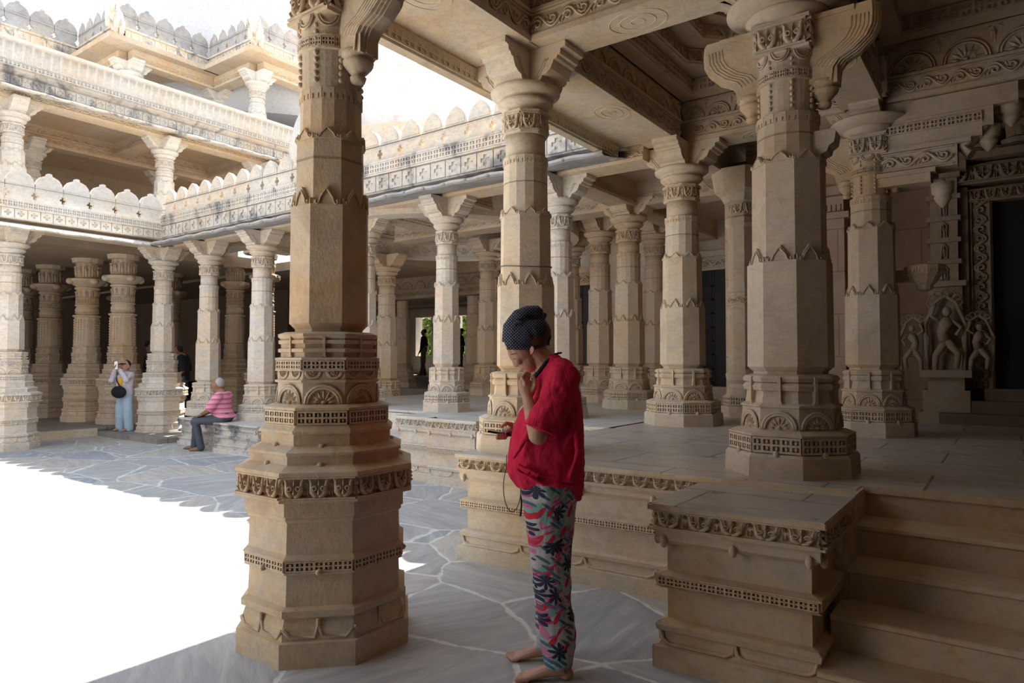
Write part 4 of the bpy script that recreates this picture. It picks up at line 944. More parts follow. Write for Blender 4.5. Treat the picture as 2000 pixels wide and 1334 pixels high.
def chajja(name, label, p0, p1, out, zi, zo, ov, mat, m0=0., m1=0.):
    """sloping stone eave from the wall head (zi) out to its scalloped tip (zo)"""
    t = empty(name, label, 'eave', (p0[0], p0[1], 0)); U = np.array([p1[0]-p0[0], p1[1]-p0[1], 0.]); L = np.linalg.norm(U); U /= L; N = np.array([*out, 0.]); m = MB()
    n = max(4, int(L/.12)); prof = [(-.1, zi), (ov*.5, zi+(zo-zi)*.62), (ov, zo), (ov+.004, zo-.03), (ov-.03, zo-.045), (ov*.5, zi+(zo-zi)*.62-.07), (-.1, zi-.08)]
    rows = []
    for a, z in prof:
        row = []
        for i in range(n+1):
            f = i/n; sgn = m0*a*(1-f)+m1*a*f if True else 0
            x = L*f-m0*a*(1-f)+m1*a*f
            dz = .008*math.sin(i*1.3) if a > ov*.9 else 0
            row.append(U*x+N*a+np.array([0, 0, z+dz]))
        rows.append(row)
    m.grid(rows+[rows[0]], closed=False, smooth=False)
    for i in range(int(L/.34)):
        m.ell(U*(i+.5)*.34+N*(ov+.0)+np.array([0, 0, zo-.022]), (.035, .035, .02), 6, 4)
    obj('eave_slab', m, mat, t); return t
# court front (right wing) : eave, parapet
chajja('stone_eave', 'thin weathered stone eave above the pale columns across the court', (-13.2, 6.66), (-3.36, 6.66), (0, -1), 3.76, 3.63, .46, M['greyw'], m0=-1.)
parapet('parapet', 'weathered crenellated parapet with pointed merlons before the white dome', (-13.02, 6.56), (-3.45, 6.50), (0, -1), 3.78, .40, .50, M['pale'], 4.20, 1, True, M['weathered'])
# left wing
chajja('stone_eave', 'white topped stone eave above the left hall entrance', (-13.2, -4), (-13.2, 6.66), (1, 0), 3.76, 3.61, .46, M['white'], m1=-1.)
parapet('parapet', 'bright white parapet with lotus-shaped merlons above the left hall', (-13.02, -4), (-13.02, 6.56), (1, 0), 3.76, .42, .55, M['white'], 4.06, 0, True, M['white'])
b = MB(); b.box(-14.9, -13.1, -8, 9, 3.98, 4.03); struct('floor_terrace', b, M['slabw'])
# upper gallery
uc = column('gallery_column', 'upper gallery column with scroll brackets above the white parapet corner', 'column', (-14.65, 7.40, 4.03), M['white'], 'mid', 'plain', 6.2-4.03, s=1.0)
dup(uc, (-14.65, 4.62, 4.03), 'upper gallery column cut by the left edge of the photo'); dup(uc, (-14.65, 9.75, 4.03), 'upper gallery column half hidden behind the nearest column')
for y in (4.62, 7.40): dup(uc, (-17.0, y+1.1, 4.03), 'dim inner gallery column '+('at the left, behind the column cut by the photo edge' if y < 5 else 'seen right of the bracketed gallery column'))
beam('upper gallery front beam with wave frieze', (-14.6, -4), (-14.6, 12), .34, 6.2, 6.5, M['cream'], (1, 1), 5)
beam('inner gallery beam with lotus medallions', (-16.9, -4), (-16.9, 12), .34, 6.1, 6.5, M['cream2'], (1, 0), 3)
for y in (4.62, 7.40, 9.75): beam('gallery cross beam running inward', (-16.8, y), (-14.75, y), .3, 6.2, 6.5, M['cream2'], (1, 1), 1, name='cross_beam')['group'] = 'gallery cross beams'
b = MB(); b.box(-20, -14.4, -8, 12.5, 6.5, 6.62); struct('ceiling_gallery', b, M['cream2'])
b = MB(); b.box(-20.2, -20, -8, 12.5, 3.9, 6.6); struct('wall_gallery', b, M['brown'])
chajja('stone_eave', 'thin dark edged eave under the upper gallery railing', (-14.45, -4), (-14.45, 12.0), (1, 0), 6.42, 6.28, .44, M['weathered'])
t = empty('gallery_railing', 'long white ribbed stone railing of the upper gallery', 'railing', (-14.25, -4, 6.36)); m = MB()
m.box(-.25, 0, 0, 16, 0, .18); o = MB(); orn_cross(.014, 1.1)(o, 16, .16); m.add(o, (0, 0, .01), (0, 1, 0), (0, 0, 1), (1, 0, 0))
m.grid([[(x, 0, z), (x, 16, z)] for x, z in ((0, .18), (.05, .20), (.10, .24), (.10, .27), (.16, .285), (.16, .30), (.06, .31))], closed=False, smooth=False)
obj('sill', m, M['weathered'], t)
m = MB(); m.grid([[(x, 0, z), (x, 16, z)] for x, z in ((.06, .31), (.07, .40), (.09, .41), (.14, .72), (.20, .735), (.21, .79), (.15, .80), (.02, .79), (-.02, .3))], closed=False, smooth=False)
for i in range(107):
    y = .075+i*.15
    for dy in (0, .03, .06, .09): m.tube([(.085, y+dy, .42), (.145, y+dy, .71)], .009, 4)
    m.box(.06, .10, y+.118, y+.128, .42, .60)
o = MB(); orn_holes(.012, 1.6)(o, 16, .08); m.add(o, (.07, 0, .32), (0, 1, 0), (0, 0, 1), (1, 0, 0))
obj('ribbed_panel', m, M['white'], t)
# third tier with stepped plan, elephants and dome
zt = 8.92
segs = [((-18.4, 6.95), (-16.3, 6.95), (0, -1)), ((-16.3, 7.0), (-16.3, 9.2), (1, 0)), ((-16.3, 9.2), (-14.3, 9.2), (0, -1)), ((-14.3, 9.2), (-14.3, 12.2), (1, 0))]
labs = ['return of grey parapet left of the first elephant', 'grey crenellated parapet between the two elephants', 'short grey parapet return below the big dome', 'grey crenellated parapet right of the second elephant']
for (p0, p1, out), l in zip(segs, labs):
    o = np.array(out)*-.25
    parapet('roof_parapet', l, (p0[0]+o[0]*(1 if out[0] else 0)-(.25 if not out[0] else 0), p0[1]+o[1]+(.25 if out[0] else 0)), (p1[0]+o[0]*(1 if out[0] else 0)-(.25 if not out[0] else 0), p1[1]+o[1]+(.25 if out[0] else 0)), out, zt+.02, .42, .62, M['greyw'], zt+.30, 0, False, M['weathered'])
parapet('roof_parapet', 'long grey crenellated parapet at the top left corner', (-18.6, -2), (-18.6, 7.2), (1, 0), zt-.05, .50, .66, M['greyw'], zt+.30, 0, False, M['weathered'])
b = MB(); b.box(-24, -18.4, -8, 7.0, zt-.12, zt); b.box(-24, -16.3, 6.95, 14, zt-.12, zt); b.box(-16.35, -14.3, 9.2, 14, zt-.12, zt); struct('ceiling_upper', b, M['cream2'])
cu = column('pavilion_column', 'roof pavilion column below the first elephant', 'column', (-16.75, 7.62, 6.62), M['white'], 'mid', 'plain', 8.5-6.62, s=1.05)
dup(cu, (-14.85, 9.75, 6.62), 'roof pavilion column below the second elephant'); dup(cu, (-16.75, 9.9, 6.62), 'roof pavilion column set back between the two elephants'); dup(cu, (-15.0, 12.0, 6.62), 'roof pavilion column nearest the tall shaft'); dup(cu, (-18.9, 9.6, 6.62), 'inner roof pavilion column in shade')
for p0, p1, l in (((-16.7, 7.6), (-16.7, 9.6), 'pavilion beam between the elephant corners'), ((-18.6, 7.55), (-16.9, 7.55), 'pavilion beam left of the first elephant corner'), ((-16.6, 9.75), (-15.0, 9.75), 'short pavilion beam under the second elephant'), ((-14.8, 9.8), (-14.8, 12.2), 'pavilion beam right of the second elephant'), ((-18.8, 9.8), (-16.9, 9.8), 'inner pavilion beam in shade')):
    beam(l, p0, p1, .32, 8.5, 8.82, M['cream'], (1, 1), 1)
b = MB(); b.box(-20.5, -20.2, 2, 14, 6.6, 8.9); b.box(-20.2, -14.6, 13.6, 13.9, 6.6, 8.9); struct('wall_upper', b, M['brown'])
b = MB(); b.box(-24, -14.2, -8, 14, 6.6, 6.64); struct('floor_upper', b, M['slabw'])
b = MB(); b.box(-18.75, -18.5, -8, 7.2, 6.6, 8.9); struct('wall_attic', b, M['weathered'])
def elephant(loc, label, rz):
    t = empty('elephant_statue', label, 'statue', loc, rz, 'elephants on the roof corners'); m = MB()
    m.ell((0, 0, .30), (.26, .16, .19), 14, 10); m.ell((.27, 0, .40), (.13, .12, .14), 12, 8)
    m.tube([(.36, 0, .38), (.43, 0, .26), (.42, 0, .12), (.46, 0, .04)], [.06, .045, .035, .028], 8)
    for sy in (-1, 1):
        m.ell((.22, sy*.13, .40), (.07, .02, .10), 8, 6)
        for x in (-.15, .15): m.tube([(x, sy*.09, .25), (x, sy*.09, 0)], [.07, .055], 8)
    m.tube([(-.25, 0, .33), (-.29, 0, .15)], .02, 6); obj('elephant_body', m, M['white'], t)
    m = MB(); m.tube([(0, 0, .42), (-.02, 0, .62)], [.08, .06], 8); m.ell((0, 0, .68), (.05, .05, .06), 8, 6); obj('rider', m, M['white'], t)
elephant((-16.2, 7.02, zt+.02), 'small white elephant statue on left roof corner', -.8); elephant((-14.2, 9.27, zt+.02), 'small white elephant statue on right roof corner', -.8)
t = empty('main_dome', 'huge pale dome rising above the roof parapets at top left', 'dome', (-20.2, 14.6, 8.0)); m = MB()
m.stack([(0, 6.0), (2.2, 6.0), (3.6, 5.4), (4.6, 4.75), (4.68, 4.85), (4.8, 4.75), (5.6, 4.2), (6.8, 3.1), (7.8, 1.6), (8.1, .3)], 64, smooth=True); obj('dome_shell', m, M['dome_grey'], t)

# trees beyond the far openings
def tree(loc, label, h, r):
    t = empty('tree', label, 'tree', loc, group='trees beyond the far openings'); m = MB(); m.tube([(0, 0, 0), (.1, 0, h*.4), (0, .1, h*.8)], [.16, .12, .05], 8)
    for k in range(5): a = k*1.3; m.tube([(.05, 0, h*.4), (r*.6*cos(a), r*.6*sin(a), h*.75)], [.06, .02], 6)
    obj('trunk', m, M['bark'], t); m = MB(); rnd = random.Random(int(h*10))
    for k in range(4200):
        u = rnd.random()*2*pi; v = math.acos(2*rnd.random()-1); q = r*(.55+.5*rnd.random()); c = np.array([q*cos(u)*sin(v), q*sin(u)*sin(v), h*.62+q*cos(v)*1.1])
        a = np.array([rnd.gauss(0, 1) for _ in range(3)]); a /= np.linalg.norm(a); b2 = np.cross(a, (0, 0, 1)); s_ = .16+.12*rnd.random(); m.quad([c-a*s_, c+b2*s_*.45, c+a*s_, c-b2*s_*.45])
    obj('foliage', m, M['leaf'], t)
tree((-22.5, 25.0, 0), 'sunlit green tree seen through the left far opening', 4.4, 2.0); tree((-18.6, 24.6, 0), 'sunlit green tree seen through the right far opening', 4.8, 1.9)
tree((-26.5, 29.5, 0), 'more distant green tree behind the left far opening', 6.5, 2.8); tree((-20.8, 29.8, 0), 'more distant green tree behind the right far opening', 6.8, 2.8)

# wire tied round the sunlit column
m = MB(); m.tube([(.203*cos(a), .203*sin(a), .01*sin(a*2)) for a in np.linspace(0, 2*pi, 25)], .004, 4); tag(obj('tie_wire', m, M['wire'], None, (-3.0, 4.30, 2.16)), 'thin wire tied around the sunlit column shaft', 'wire')
#PEOPLE
# ------------------------------------------------------------------ people
def blob(name, mb, mat, parent, vox=.006, smooth=4, disp=None):
    o = obj(name, mb, mat, parent); r = o.modifiers.new('remesh', 'REMESH'); r.mode = 'VOXEL'; r.voxel_size = vox; r.use_smooth_shade = True
    s = o.modifiers.new('smooth', 'SMOOTH'); s.iterations = smooth; s.factor = .5
    if disp:
        for st, sc_ in disp:
            tx = D.textures.new(name+'_folds', 'CLOUDS'); tx.noise_scale = sc_; tx.noise_depth = 1
            d = o.modifiers.new('folds', 'DISPLACE'); d.texture = tx; d.strength = st; d.mid_level = .5; d.texture_coords = 'LOCAL'
    return o
def caps(m, p, r, n=14):
    """rounded limb through points p with radii r"""
    P = [np.array(q, float) for q in p]; m.tube(P, [q if hasattr(q, '__len__') else (q, q) for q in r], n)
    for q, rr in zip(P, r):
        a = rr[0] if hasattr(rr, '__len__') else rr; b = rr[1] if hasattr(rr, '__len__') else rr; c = min(a, b)
        m.ell(q, (c, c, c), n, 8)
def rotm(ax, a):
    c, s = cos(a), sin(a)
    return {'y': np.array([[c, 0, s], [0, 1, 0], [-s, 0, c]]), 'z': np.array([[c, -s, 0], [s, c, 0], [0, 0, 1]]), 'x': np.array([[1, 0, 0], [0, c, -s], [0, s, c]])}[ax]
# the visitor in red: local x = away from her face (picture right), y = away from the viewer, z up
DW = 3.25
def q(px, py, d=0.): return ((px-1000)*(DW+d)/1333-.17, d, 1.45-(py-705)*(DW+d)/1333)
wt = empty('person', 'person in crimson shirt and floral trousers, head bowed over a phone, hand at mouth', 'person', (-.588*DW+.8086*.17, .8086*DW+.588*.17, 0), YAW)
m = MB()
Rt = rotm('y', -.55)
m.ell(q(1029, 657), (.098, .077, .092), 20, 14, Rt); m.ell(q(1020, 686), (.070, .064, .078), 18, 12, Rt); m.ell(q(1030, 703), (.052, .056, .062), 16, 10, Rt)
m.ell(q(1031, 722), (.022, .026, .020), 12, 8); m.ell(q(1024, 716), (.028, .032, .022), 12, 8)
m.ell(q(997, 689), (.014, .045, .012), 12, 6)                                        # brow
m.tube([q(1001.5, 695), q(1003.5, 703), q(1006.5, 711), q(1009, 715)], [(.008, .009), (.011, .012), (.013, .016), (.011, .014)], 10); m.ell(q(1007.5, 713.5), (.010, .011, .010), 10, 8)
for sg in (-1, 1): m.ell(q(1010.5, 713, sg*.012), (.010, .008, .008), 8, 6)
for sg in (-1, 1): m.ell(q(1013, 702, sg*.036), (.024, .02, .026), 12, 8)                # cheeks
for sg in (-1, 1): m.ell(q(1005, 696.5, sg*.028), (.012, .014, .009), 10, 8)             # eyelids
m.ell(q(1017, 718.5), (.010, .022, .006), 10, 6); m.ell(q(1018.5, 722), (.010, .018, .006), 10, 6)   # lips
for sg in (-1, 1):
    m.tube([q(1036, 692, sg*.070), q(1040, 689, sg*.078), q(1042.5, 683, sg*.083), q(1041, 678, sg*.083), q(1037, 677, sg*.077)], [.0055, .005, .0055, .005, .0045], 8); m.ell(q(1038.5, 684, sg*.072), (.011, .006, .018), 10, 8)
caps(m, [q(1046, 690), q(1062, 706), q(1082, 738)], [.055, .056, .066])
# trunk under the clothes
caps(m, [q(1090, 748), q(1085, 840), q(1075, 930)], [(.09, .14), (.12, .15), (.12, .15)])
for sg, L in ((-1, 0), (1, 1)):
    d = sg*.095; hip = q(1085, 940, d); kn = q(1076, 1115, d); an = q(1092, 1290, sg*.10)
    if L: an = q(1070, 1253, .11)
    caps(m, [hip, kn, an], [.085, .052, .034])
    hx, hz = an[0], 0
    fx = -1 if not L else -1
    # foot: heel, arch, ball and five toes
    m.ell((hx+.028, an[1], .030), (.034, .032, .030), 12, 8); m.tube([(hx+.02, an[1], .050), (hx-.06, an[1], .040), (hx-.13, an[1], .024), (hx-.16, an[1], .016)], [(.030, .036), (.028, .034), (.018, .042), (.012, .040)], 12)
    for k, (ty, tl, tr) in enumerate(((-.030, .030, .0135), (-.010, .028, .010), (.007, .022, .0095), (.022, .015, .009), (.035, .006, .0085))):
        yy = an[1]+ty*(-sg if not L else -1); caps(m, [(hx-.150, yy, .015), (hx-.168-tl, yy*1., .012)], [tr, tr*.9], 8)
# near (left) arm: hand raised to the mouth
sh = q(1101, 735, -.165); el = q(1050, 849, -.25); wr = q(1030, 779, -.155)
caps(m, [sh, el], [.055, .043]); caps(m, [el, tuple((np.array(el)+np.array(wr))/2), wr], [(.043), (.037, .036), (.026, .024)])
m.tube([wr, q(1029, 766, -.14), q(1028, 754, -.125), q(1027, 745, -.115)], [(.025, .022), (.026, .034), (.024, .038), (.018, .034)], 12)
for k in range(4):
    dd = -.150+.024*k
    a0 = q(1026-k*2.6, 749+k*2.5, dd); a1 = q(1019.5-k*1.6, 737+k*3.6, dd+.006); a2 = q(1026-k*1.2, 728.5+k*4.4, dd+.014); a3 = q(1034-k*1.0, 731+k*5.0, dd+.018)
    caps(m, [a0, a1, a2, a3], [.0100, .0090, .0084, .0074], 10)
caps(m, [q(1038, 768, -.150), q(1044.5, 754, -.150), q(1044, 742, -.128), q(1040, 733, -.105)], [.0135, .0105, .0095, .0080], 10)
# far (right) arm and the hand that holds the phone
sh2 = q(1095, 735, .165); el2 = q(1062, 846, .22); wr2 = q(1010, 836, .10)
caps(m, [sh2, el2], [.055, .043]); caps(m, [el2, wr2], [.042, .026])
m.tube([wr2, q(1000, 838, .09), q(990, 840, .085), q(983, 842, .08)], [(.022, .026), (.017, .036), (.016, .040), (.013, .036)], 12)
for k, (x0, dd) in enumerate(((-4, .045), (1, .05), (6, .056), (11, .066))):
    caps(m, [q(983+x0*.6, 845, .10), q(977+x0, 852, dd+.02), q(975+x0, 855, dd-.005), q(976+x0, 849, dd-.022)], [.010, .0095, .009, .008], 8)
caps(m, [q(998, 829, .06), q(988, 826, .045), q(979, 833, .04)], [.013, .010, .0085], 8)
blob('body', m, M['skin'], wt, .0034, 2)
# closed eye and brow lines, lips
m = MB()
for sg in (-1, 1):
    m = MB(); m.tube([q(1001.0, 699.5, sg*.030), q(1004, 701.5, sg*.043), q(1008, 701.2, sg*.053)], [.001, .002, .0008], 5); obj('eyelashes', m, M['hair'], wt)
    m = MB(); m.tube([q(995.0, 694, sg*.018), q(998.5, 692.5, sg*.040), q(1007, 690, sg*.058)], [.0015, .0026, .001], 5); obj('eyebrow', m, M['hair'], wt)
# hair bun
m = MB(); m.ell(q(1057, 649), (.047, .060, .056), 16, 12); m.ell(q(1038, 660), (.090, .0815, .075), 18, 12, Rt); m.ell(q(1053, 668), (.035, .070, .035), 14, 10); m.ell(q(1052, 637), (.045, .05, .04), 12, 8); m.tube([q(1064, 664), q(1070, 668), q(1073, 676)], [.016, .012, .003], 8)
blob('hair', m, M['hair'], wt, .006, 3)
# head scarf : cap, rising fold, knot tails
m = MB()
m.ell(q(1025, 656), (.105, .090, .088), 22, 14, Rt); m.tube([q(1018, 676), q(1003, 668), q(996, 660)], [(.03, .08), (.04, .08), (.03, .07)], 12)
m.tube([q(1010, 668), q(1010, 640), q(1020, 620), q(1034, 610), q(1050, 607), q(1058, 611)], [(.075, .080), (.068, .075), (.052, .062), (.034, .048), (.026, .040), (.015, .028)], 16)
m.tube([q(1036, 612), q(1050, 616), q(1056, 622)], [(.03, .05), (.022, .04), (.012, .022)], 12)
m.tube([q(990, 676), q(1008, 679), q(1030, 679), q(1050, 675), q(1070, 668)], [(.018, .06), (.016, .080), (.018, .082), (.018, .066), (.012, .016)], 12)
m.ell(q(1040, 650), (.080, .086, .070), 18, 12, Rt); m.tube([q(1062, 612), q(1059, 624), q(1048, 629)], [(.016, .03), (.013, .028), (.008, .02)], 10)
for k in range(5): m.tube([q(994+k*3, 664-k*10, -.062-.004*k), q(1012+k*2, 650-k*7, -.080+.004*k), q(1034, 632-k*3, -.068+.008*k)], .006, 6)
sc = blob('headscarf', m, M['scarf'], wt, .0038, 2, [(.006, .08)])
m = MB(); m.tube([q(1068, 668, -.01), q(1073, 662, -.02), q(1076, 655, -.03)], [.007, .006, .002], 6); m.tube([q(1068, 668), q(1072, 674, .01)], [.007, .003], 6); obj('scarf_knot', m, M['cloth_black'], sc)
# dark ribbon round the neck with its tied end
m = MB(); m.tube([q(1040, 742, -.06), q(1052, 726, -.085), q(1066, 708, -.082), q(1080, 697, -.050), q(1086, 692, 0), q(1080, 697, .05), q(1060, 712, .08), q(1040, 742, .05)], [(.010, .006)]*8, 8)
m.tube([q(1085, 692, -.02), q(1090, 690, -.03), q(1097, 689, -.035)], [(.006, .006), (.005, .004), (.004, .003)], 6)
obj('neck_ribbon', m, M['cloth_black'], wt)
# crimson shirt
m = MB()
S_ = [(694, 1070, 1092, .062), (704, 1064, 1103, .10), (718, 1054, 1113, .155), (738, 1046, 1122, .195), (765, 1038, 1131, .205), (800, 1020, 1136, .205), (835, 1003, 1139, .21), (870, 993, 1140, .21), (900, 989.5, 1141, .205), (920, 991, 1140.5, .20), (938, 1008, 1140, .19), (952, 1032, 1138, .18), (964, 1056, 1136, .15)]
rows = []
for py, x0, x1, hw in S_:
    a = q(x0, py); b2 = q(x1, py); cx = (a[0]+b2[0])/2; rx = (b2[0]-a[0])/2
    rows.append([(cx+rx*np.sign(cos(u))*abs(cos(u))**.85, hw*sin(u), a[2]+(0.012*sin(3*u) if py > 930 else 0)) for u in np.linspace(0, 2*pi, 32, endpoint=False)])
m.grid(rows)
caps(m, [q(1097, 728, -.10), q(1100, 742, -.155), q(1092, 768, -.178), q(1074, 805, -.215)], [.072, .082, .082, .079], 20); m.tube([q(1074, 805, -.215), q(1055, 838, -.238)], [(.079, .076), (.080, .072)], 20)
m.tube([q(1058, 829, -.236), q(1053, 841, -.24)], [(.082, .074), (.083, .075)], 20)
caps(m, [q(1095, 730, .10), q(1098, 742, .155)], [.072, .082], 16); m.tube([q(1100, 740, .14), q(1085, 790, .2), q(1060, 838, .22)], [(.075, .075), (.075, .07), (.07, .065)], 16)
m.tube([q(1000, 921, -.10), q(1030, 936, -.16), q(1060, 952, -.165), q(1100, 962, -.14), q(1130, 958, -.08)], [.012, .016, .018, .016, .012], 8)
for s0, s1, s2 in (((1012, 905), (1050, 925), (1120, 940)), ((1008, 915), (1060, 944), (1128, 950)), ((1040, 800), (1030, 850), (1002, 895)), ((1110, 770), (1120, 830), (1090, 900)), ((1120, 800), (1128, 880), (1110, 935))):
    m.tube([q(*s0, -.192), q(*s1, -.204), q(*s2, -.186)], [(.006, .012), (.010, .016), (.005, .010)], 8)
blob('shirt', m, M['red'], wt, .0055, 3, [(.026, .13), (.012, .05)])
# floral trousers
m = MB()
def leg(S2, d, hw):
    rows = []
    for py, x0, x1, h in S2:
        a = q(x0, py, d); b2 = q(x1, py, d); cx = (a[0]+b2[0])/2; rx = (b2[0]-a[0])/2; rows.append([(cx+rx*cos(u), d+h*sin(u), a[2]) for u in np.linspace(0, 2*pi, 24, endpoint=False)])
    m.grid(rows)
leg([(925, 1016, 1130, .11), (960, 1018, 1131, .115), (1000, 1024, 1124, .105), (1060, 1030, 1116, .092), (1120, 1040, 1113, .082), (1180, 1046, 1116, .078), (1230, 1052, 1124, .078), (1270, 1058, 1119, .075), (1292, 1060, 1115, .072)], -.085, 0)
leg([(925, 1016, 1120, .11), (960, 1018, 1122, .115), (1000, 1025, 1112, .105), (1060, 1032, 1108, .092), (1120, 1040, 1104, .08), (1180, 1044, 1100, .076), (1220, 1046, 1098, .074), (1256, 1048, 1096, .07)], .10, 0)
blob('trousers', m, M['floral'], wt, .006, 3, [(.018, .10)])
m = MB(); m.tube([q(1012, 925, -.06), q(1017, 950, -.075), q(1018, 985, -.07), q(1016, 1006, -.065)], .004, 6); obj('drawstring', m, M['cloth_black'], wt)
m = MB(); m.tube([q(989, 888, -.03)]+[q(1000+17*cos(u), 950+45*sin(u)*1.05, -.06) for u in np.linspace(-2.3, -2.3-2*pi*.78, 22)], .0022, 5); obj('cord_loop', m, M['wire'], wt)
# phone
t = empty('phone', 'black smartphone held in the hand of the person in red', 'phone', wt.location, YAW); m = MB()
a = np.array(q(952, 842, .03)); b2 = np.array(q(1000, 850, .05)); u = (b2-a); L = np.linalg.norm(u); u /= L; v = np.array([0, 1, 0]); w = np.cross(u, v); 
o = MB(); o.box(0, L, -.004, .066, -.0045, .0045); o.box(.004, L-.004, 0, .062, .0045, .0052); m.add(o, a, u, v, w if w[2] > 0 else -w)
obj('phone_body', m, M['phone'], t)

def figure(label, loc, rz, joints, shirt, trousers, hairm, skin='skin_brown', sleeve=.55, s=1., wide=False, extra=None, hat=False, belly=.0, vox=.011):
    """small distant person; +x is the way they face, +y their left. joints: dict of points in metres"""
    J = {k: np.array(v, float)*s for k, v in joints.items()}
    t = empty('person', label, 'person', loc, rz); m = MB(); hd = J['head']; fw = J.get('look', np.array([1., 0, 0])); fw = fw/np.linalg.norm(fw); an = atan2(fw[1], fw[0])
    Rz = rotm('z', an)
    m.ell(hd, (.095, .075, .115), 14, 10, Rz); m.ell(hd+Rz@np.array([.03, 0, -.06]), (.06, .055, .07), 12, 8); m.ell(hd+Rz@np.array([.10, 0, -.015]), (.018, .014, .022), 8, 6)
    m.ell(hd+Rz@np.array([.085, 0, -.075]), (.018, .02, .008), 8, 6)
    for sg in (-1, 1): m.ell(hd+Rz@np.array([-.005, sg*.078, -.01]), (.018, .01, .028), 8, 6)
    ch = J['chest']; caps(m, [hd+(0, 0, -.08), ch+(0, 0, .20)], [.052, .056]); caps(m, [ch+(0, 0, .12), J['hip']+(0, 0, .05)], [(.09, .13), (.10, .13)])
    for S2 in 'lr':
        caps(m, [J[S2+'sh'], J[S2+'el'], J[S2+'wr']], [.045, .038, .026], 10); h = J[S2+'wr']; dr = J[S2+'wr']-J[S2+'el']; dr /= np.linalg.norm(dr)
        sd = np.cross(dr, (0, 0, 1.)); sd /= np.linalg.norm(sd)+1e-6
        caps(m, [h, h+dr*.08], [(.018, .032), (.014, .034)], 8)
        for k in range(4): caps(m, [h+dr*.08+sd*(k-1.5)*.017, h+dr*(.125+.012*(k in (1, 2)))+sd*(k-1.5)*.017+np.array([0, 0, -.01])], [.009, .008], 6)
        caps(m, [h+dr*.03+sd*.03, h+dr*.08+sd*.052], [.011, .009], 6)
        caps(m, [J[S2+'hp'], J[S2+'kn'], J[S2+'an']], [.075, .05, .036], 10); f = J[S2+'an']; tw = J.get('foot', fw)
        caps(m, [f+(0, 0, -.03)-tw*.02, f-(0, 0, f[2]-.03)+tw*.10, f-(0, 0, f[2]-.02)+tw*.17], [.036, .032, .022], 8)
    blob('body', m, M[skin], t, vox, 2)
    m = MB(); c2 = J['hip']; mid = (ch+c2)/2+np.array([belly, 0, 0])
    m.tube([ch+(0, 0, .20), ch+(0, 0, .13), ch, mid, c2+(0, 0, -.02)], [(.07, .08), (.10, .19), (.12, .185), (.125+belly, .175), (.13+belly*.6, .18)] if True else None, 16)
    if True:
        # torso rings are oriented (u = up-ish axis): rebuild as stacked ellipses for safety
        m = MB(); rows = []
        for p, rx, ry in ((ch+(0, 0, .21), .06, .07), (ch+(0, 0, .17), .09, .15), (ch+(0, 0, .10), .115, .195), (ch, .125, .19), (mid, .13+belly, .175), (c2+(0, 0, -.03), .135+belly*.6, .18)):
            rows.append([Rz_(J, p, rx, ry, u) for u in np.linspace(0, 2*pi, 20, endpoint=False)])
        m.grid(rows)
    for S2 in 'lr':
        a, b3, c3_ = J[S2+'sh'], J[S2+'el'], J[S2+'wr']
        if sleeve <= 1: caps(m, [a, a+(b3-a)*sleeve*1.6 if sleeve < .62 else b3], [.075, .066], 12)
        else: caps(m, [a, b3, b3+(c3_-b3)*.9], [.07, .058, .045], 12)
    blob('shirt', m, M[shirt], t, vox, 2, [(.02, .10)])
    m = MB(); rb = .085 if wide else .06
    for S2 in 'lr': caps(m, [J[S2+'hp']+(0, 0, .04), J[S2+'kn'], J[S2+'an']+(0, 0, -.02)], [.09, .078 if not wide else .095, rb], 12)
    caps(m, [c2+(0, .05, 0), c2+(0, -.05, 0)], [.12, .12], 12); blob('trousers', m, M[trousers], t, vox, 2, [(.015, .10)])
    m = MB(); m.ell(hd+Rz@np.array([-.036, 0, .034]), (.076, .079, .088), 14, 10, Rz)
    if hat: m.tube([hd+Rz@np.array([.05, 0, .05]), hd+Rz@np.array([.17, 0, .035])], [(.012, .07), (.008, .055)], 10)
    blob('cap' if hat else 'hair', m, M[hairm], t, .009, 1)
    if extra: extra(t, J)
    return t
def Rz_(J, p, rx, ry, u):
    a = J.get('turn', np.array([0.]))[0]; return (p[0]+rx*cos(u)*cos(a)-ry*sin(u)*sin(a), p[1]+rx*cos(u)*sin(a)+ry*sin(u)*cos(a), p[2])
FACE_L = YAW+pi      # facing picture left
# elderly man seated on the low platform
J = dict(head=(.04, 0, 1.06), look=(1, 0, 0), chest=(-.05, 0, .74), hip=(-.10, 0, .56), lsh=(-.06, .19, .88), rsh=(-.06, -.19, .88), lel=(.08, .24, .66), rel=(.12, -.2, .66), lwr=(.30, .06, .56), rwr=(.31, -.04, .56),
         lhp=(-.08, .09, .47), rhp=(-.08, -.09, .47), lkn=(.33, .12, .47), rkn=(.42, -.10, .47), lan=(.24, .12, .08), ran=(.44, -.10, .08), foot=(1, 0, 0))
def man_extra(t, J):
    m = MB(); w = J['lwr']-(J['lwr']-J['lel'])*.08/np.linalg.norm(J['lwr']-J['lel']); m.ell(w, (.034, .034, .022), 12, 6); obj('wristwatch', m, M['steel'], t)
figure('elderly person in pink striped polo sitting on the low stone edge, looking left', (-10.40, 6.20, 0), FACE_L, J, 'stripe', 'slate', 'greyhair', sleeve=.5, extra=man_extra, belly=.05, s=1.0)
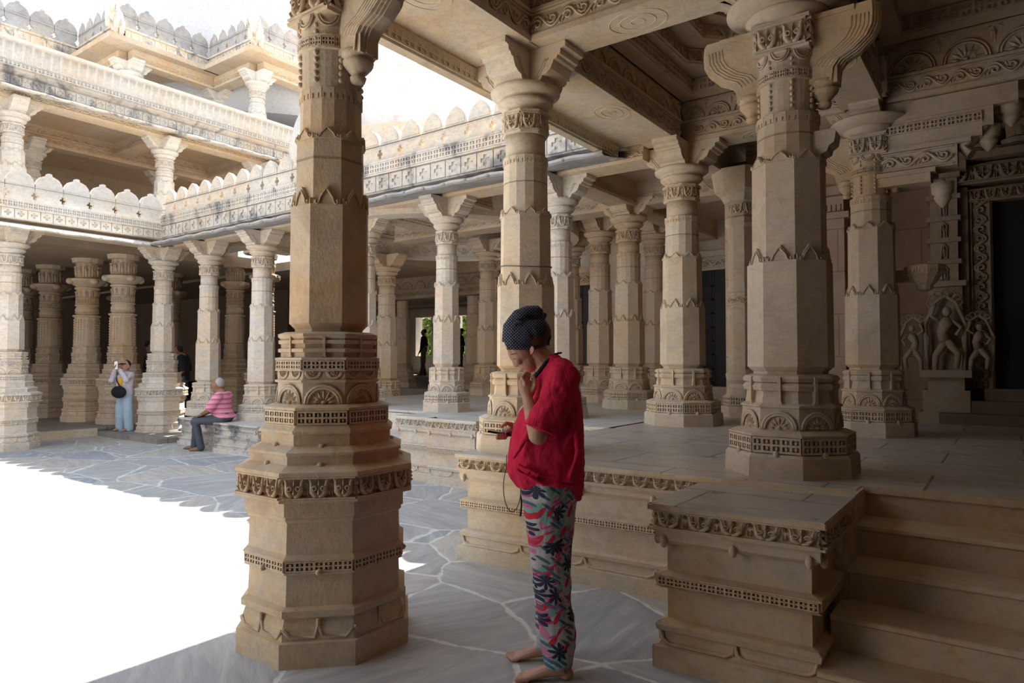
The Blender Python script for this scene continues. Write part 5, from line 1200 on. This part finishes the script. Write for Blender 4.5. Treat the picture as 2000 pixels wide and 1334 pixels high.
# visitor taking a photo
J = dict(head=(0, 0, 1.50), look=(.9, .2, .15), chest=(0, 0, 1.14), hip=(0, 0, .86), lsh=(0, .17, 1.29), rsh=(0, -.17, 1.29), lel=(.18, .22, 1.18), rel=(.18, -.2, 1.18), lwr=(.19, .06, 1.42), rwr=(.22, -.06, 1.42),
         lhp=(0, .09, .86), rhp=(0, -.09, .86), lkn=(.02, .12, .48), rkn=(.02, -.10, .48), lan=(0, .14, .08), ran=(0, -.12, .08), foot=(1, 0, 0))
def cam_extra(t, J):
    m = MB(); m.tube([(.04, -.15, 1.13), (.14, -.06, .98), (.16, .08, .82)], [(.02, .01)]*3, 6); m.ell((.17, .03, .76), (.07, .18, .12), 14, 8); obj('shoulder_bag', m, M['cloth_black'], t)
    m = MB(); m.ell((.10, .01, .95), (.05, .07, .11), 12, 8); obj('yellow_top', m, M['yellow'], t)
pt = figure('person in lilac jacket and wide light blue trousers raising a phone', (-13.95, 6.34, .09), YAW-pi*.60, {k: tuple(np.array(v)*(1 if k == 'look' else .84)) for k, v in J.items()}, 'lilac', 'ltblue', 'cloth_black', skin='skin', sleeve=1.2, wide=True, hat=True, extra=cam_extra)
t = empty('phone', 'silver phone raised by the person in light blue trousers', 'phone', pt.location, YAW-pi*.60); m = MB(); m.box(.205, .214, -.04, .04, 1.20, 1.35); obj('phone_body', m, M['steel'], t)
# visitors in black behind the corner column
J = dict(head=(0, 0, 1.62), look=(1, 0, 0), chest=(0, 0, 1.24), hip=(0, 0, .93), lsh=(0, .20, 1.40), rsh=(0, -.20, 1.40), lel=(-.06, .28, 1.12), rel=(-.06, -.28, 1.12), lwr=(.12, .24, .92), rwr=(.12, -.24, .92),
         lhp=(0, .1, .93), rhp=(0, -.1, .93), lkn=(.02, .11, .5), rkn=(.02, -.11, .5), lan=(0, .12, .08), ran=(0, -.12, .08), foot=(1, 0, 0))
figure('person in black shirt whose head shows left of the corner pedestal column', (-15.3, 7.47, .16), YAW+.4, J, 'cloth_black', 'slate', 'cloth_black', hat=True)
J2 = dict(J); J2['head'] = (.12, 0, 1.55); figure('person in black shirt whose shoulder shows right of the corner pedestal column', (-14.6, 7.85, .12), YAW+pi+.2, J2, 'cloth_black', 'slate', 'cloth_black')
# silhouettes in the far passage
J3 = dict(J); J3['lan'] = (.14, .2, .08); J3['ran'] = (-.1, -.2, .08); J3['rwr'] = (.1, -.40, .86); J3['rel'] = (.0, -.33, 1.1)
figure('standing person in silhouette, legs apart, before the left far opening', (-17.6, 18.6, .9), -2.2, J3, 'cloth_black', 'khaki', 'cloth_black', vox=.015)
figure('person in dark top and khaki trousers silhouetted before the right far opening', (-16.05, 18.9, .9), -2.3, J, 'cloth_black', 'khaki', 'cloth_black', vox=.015)
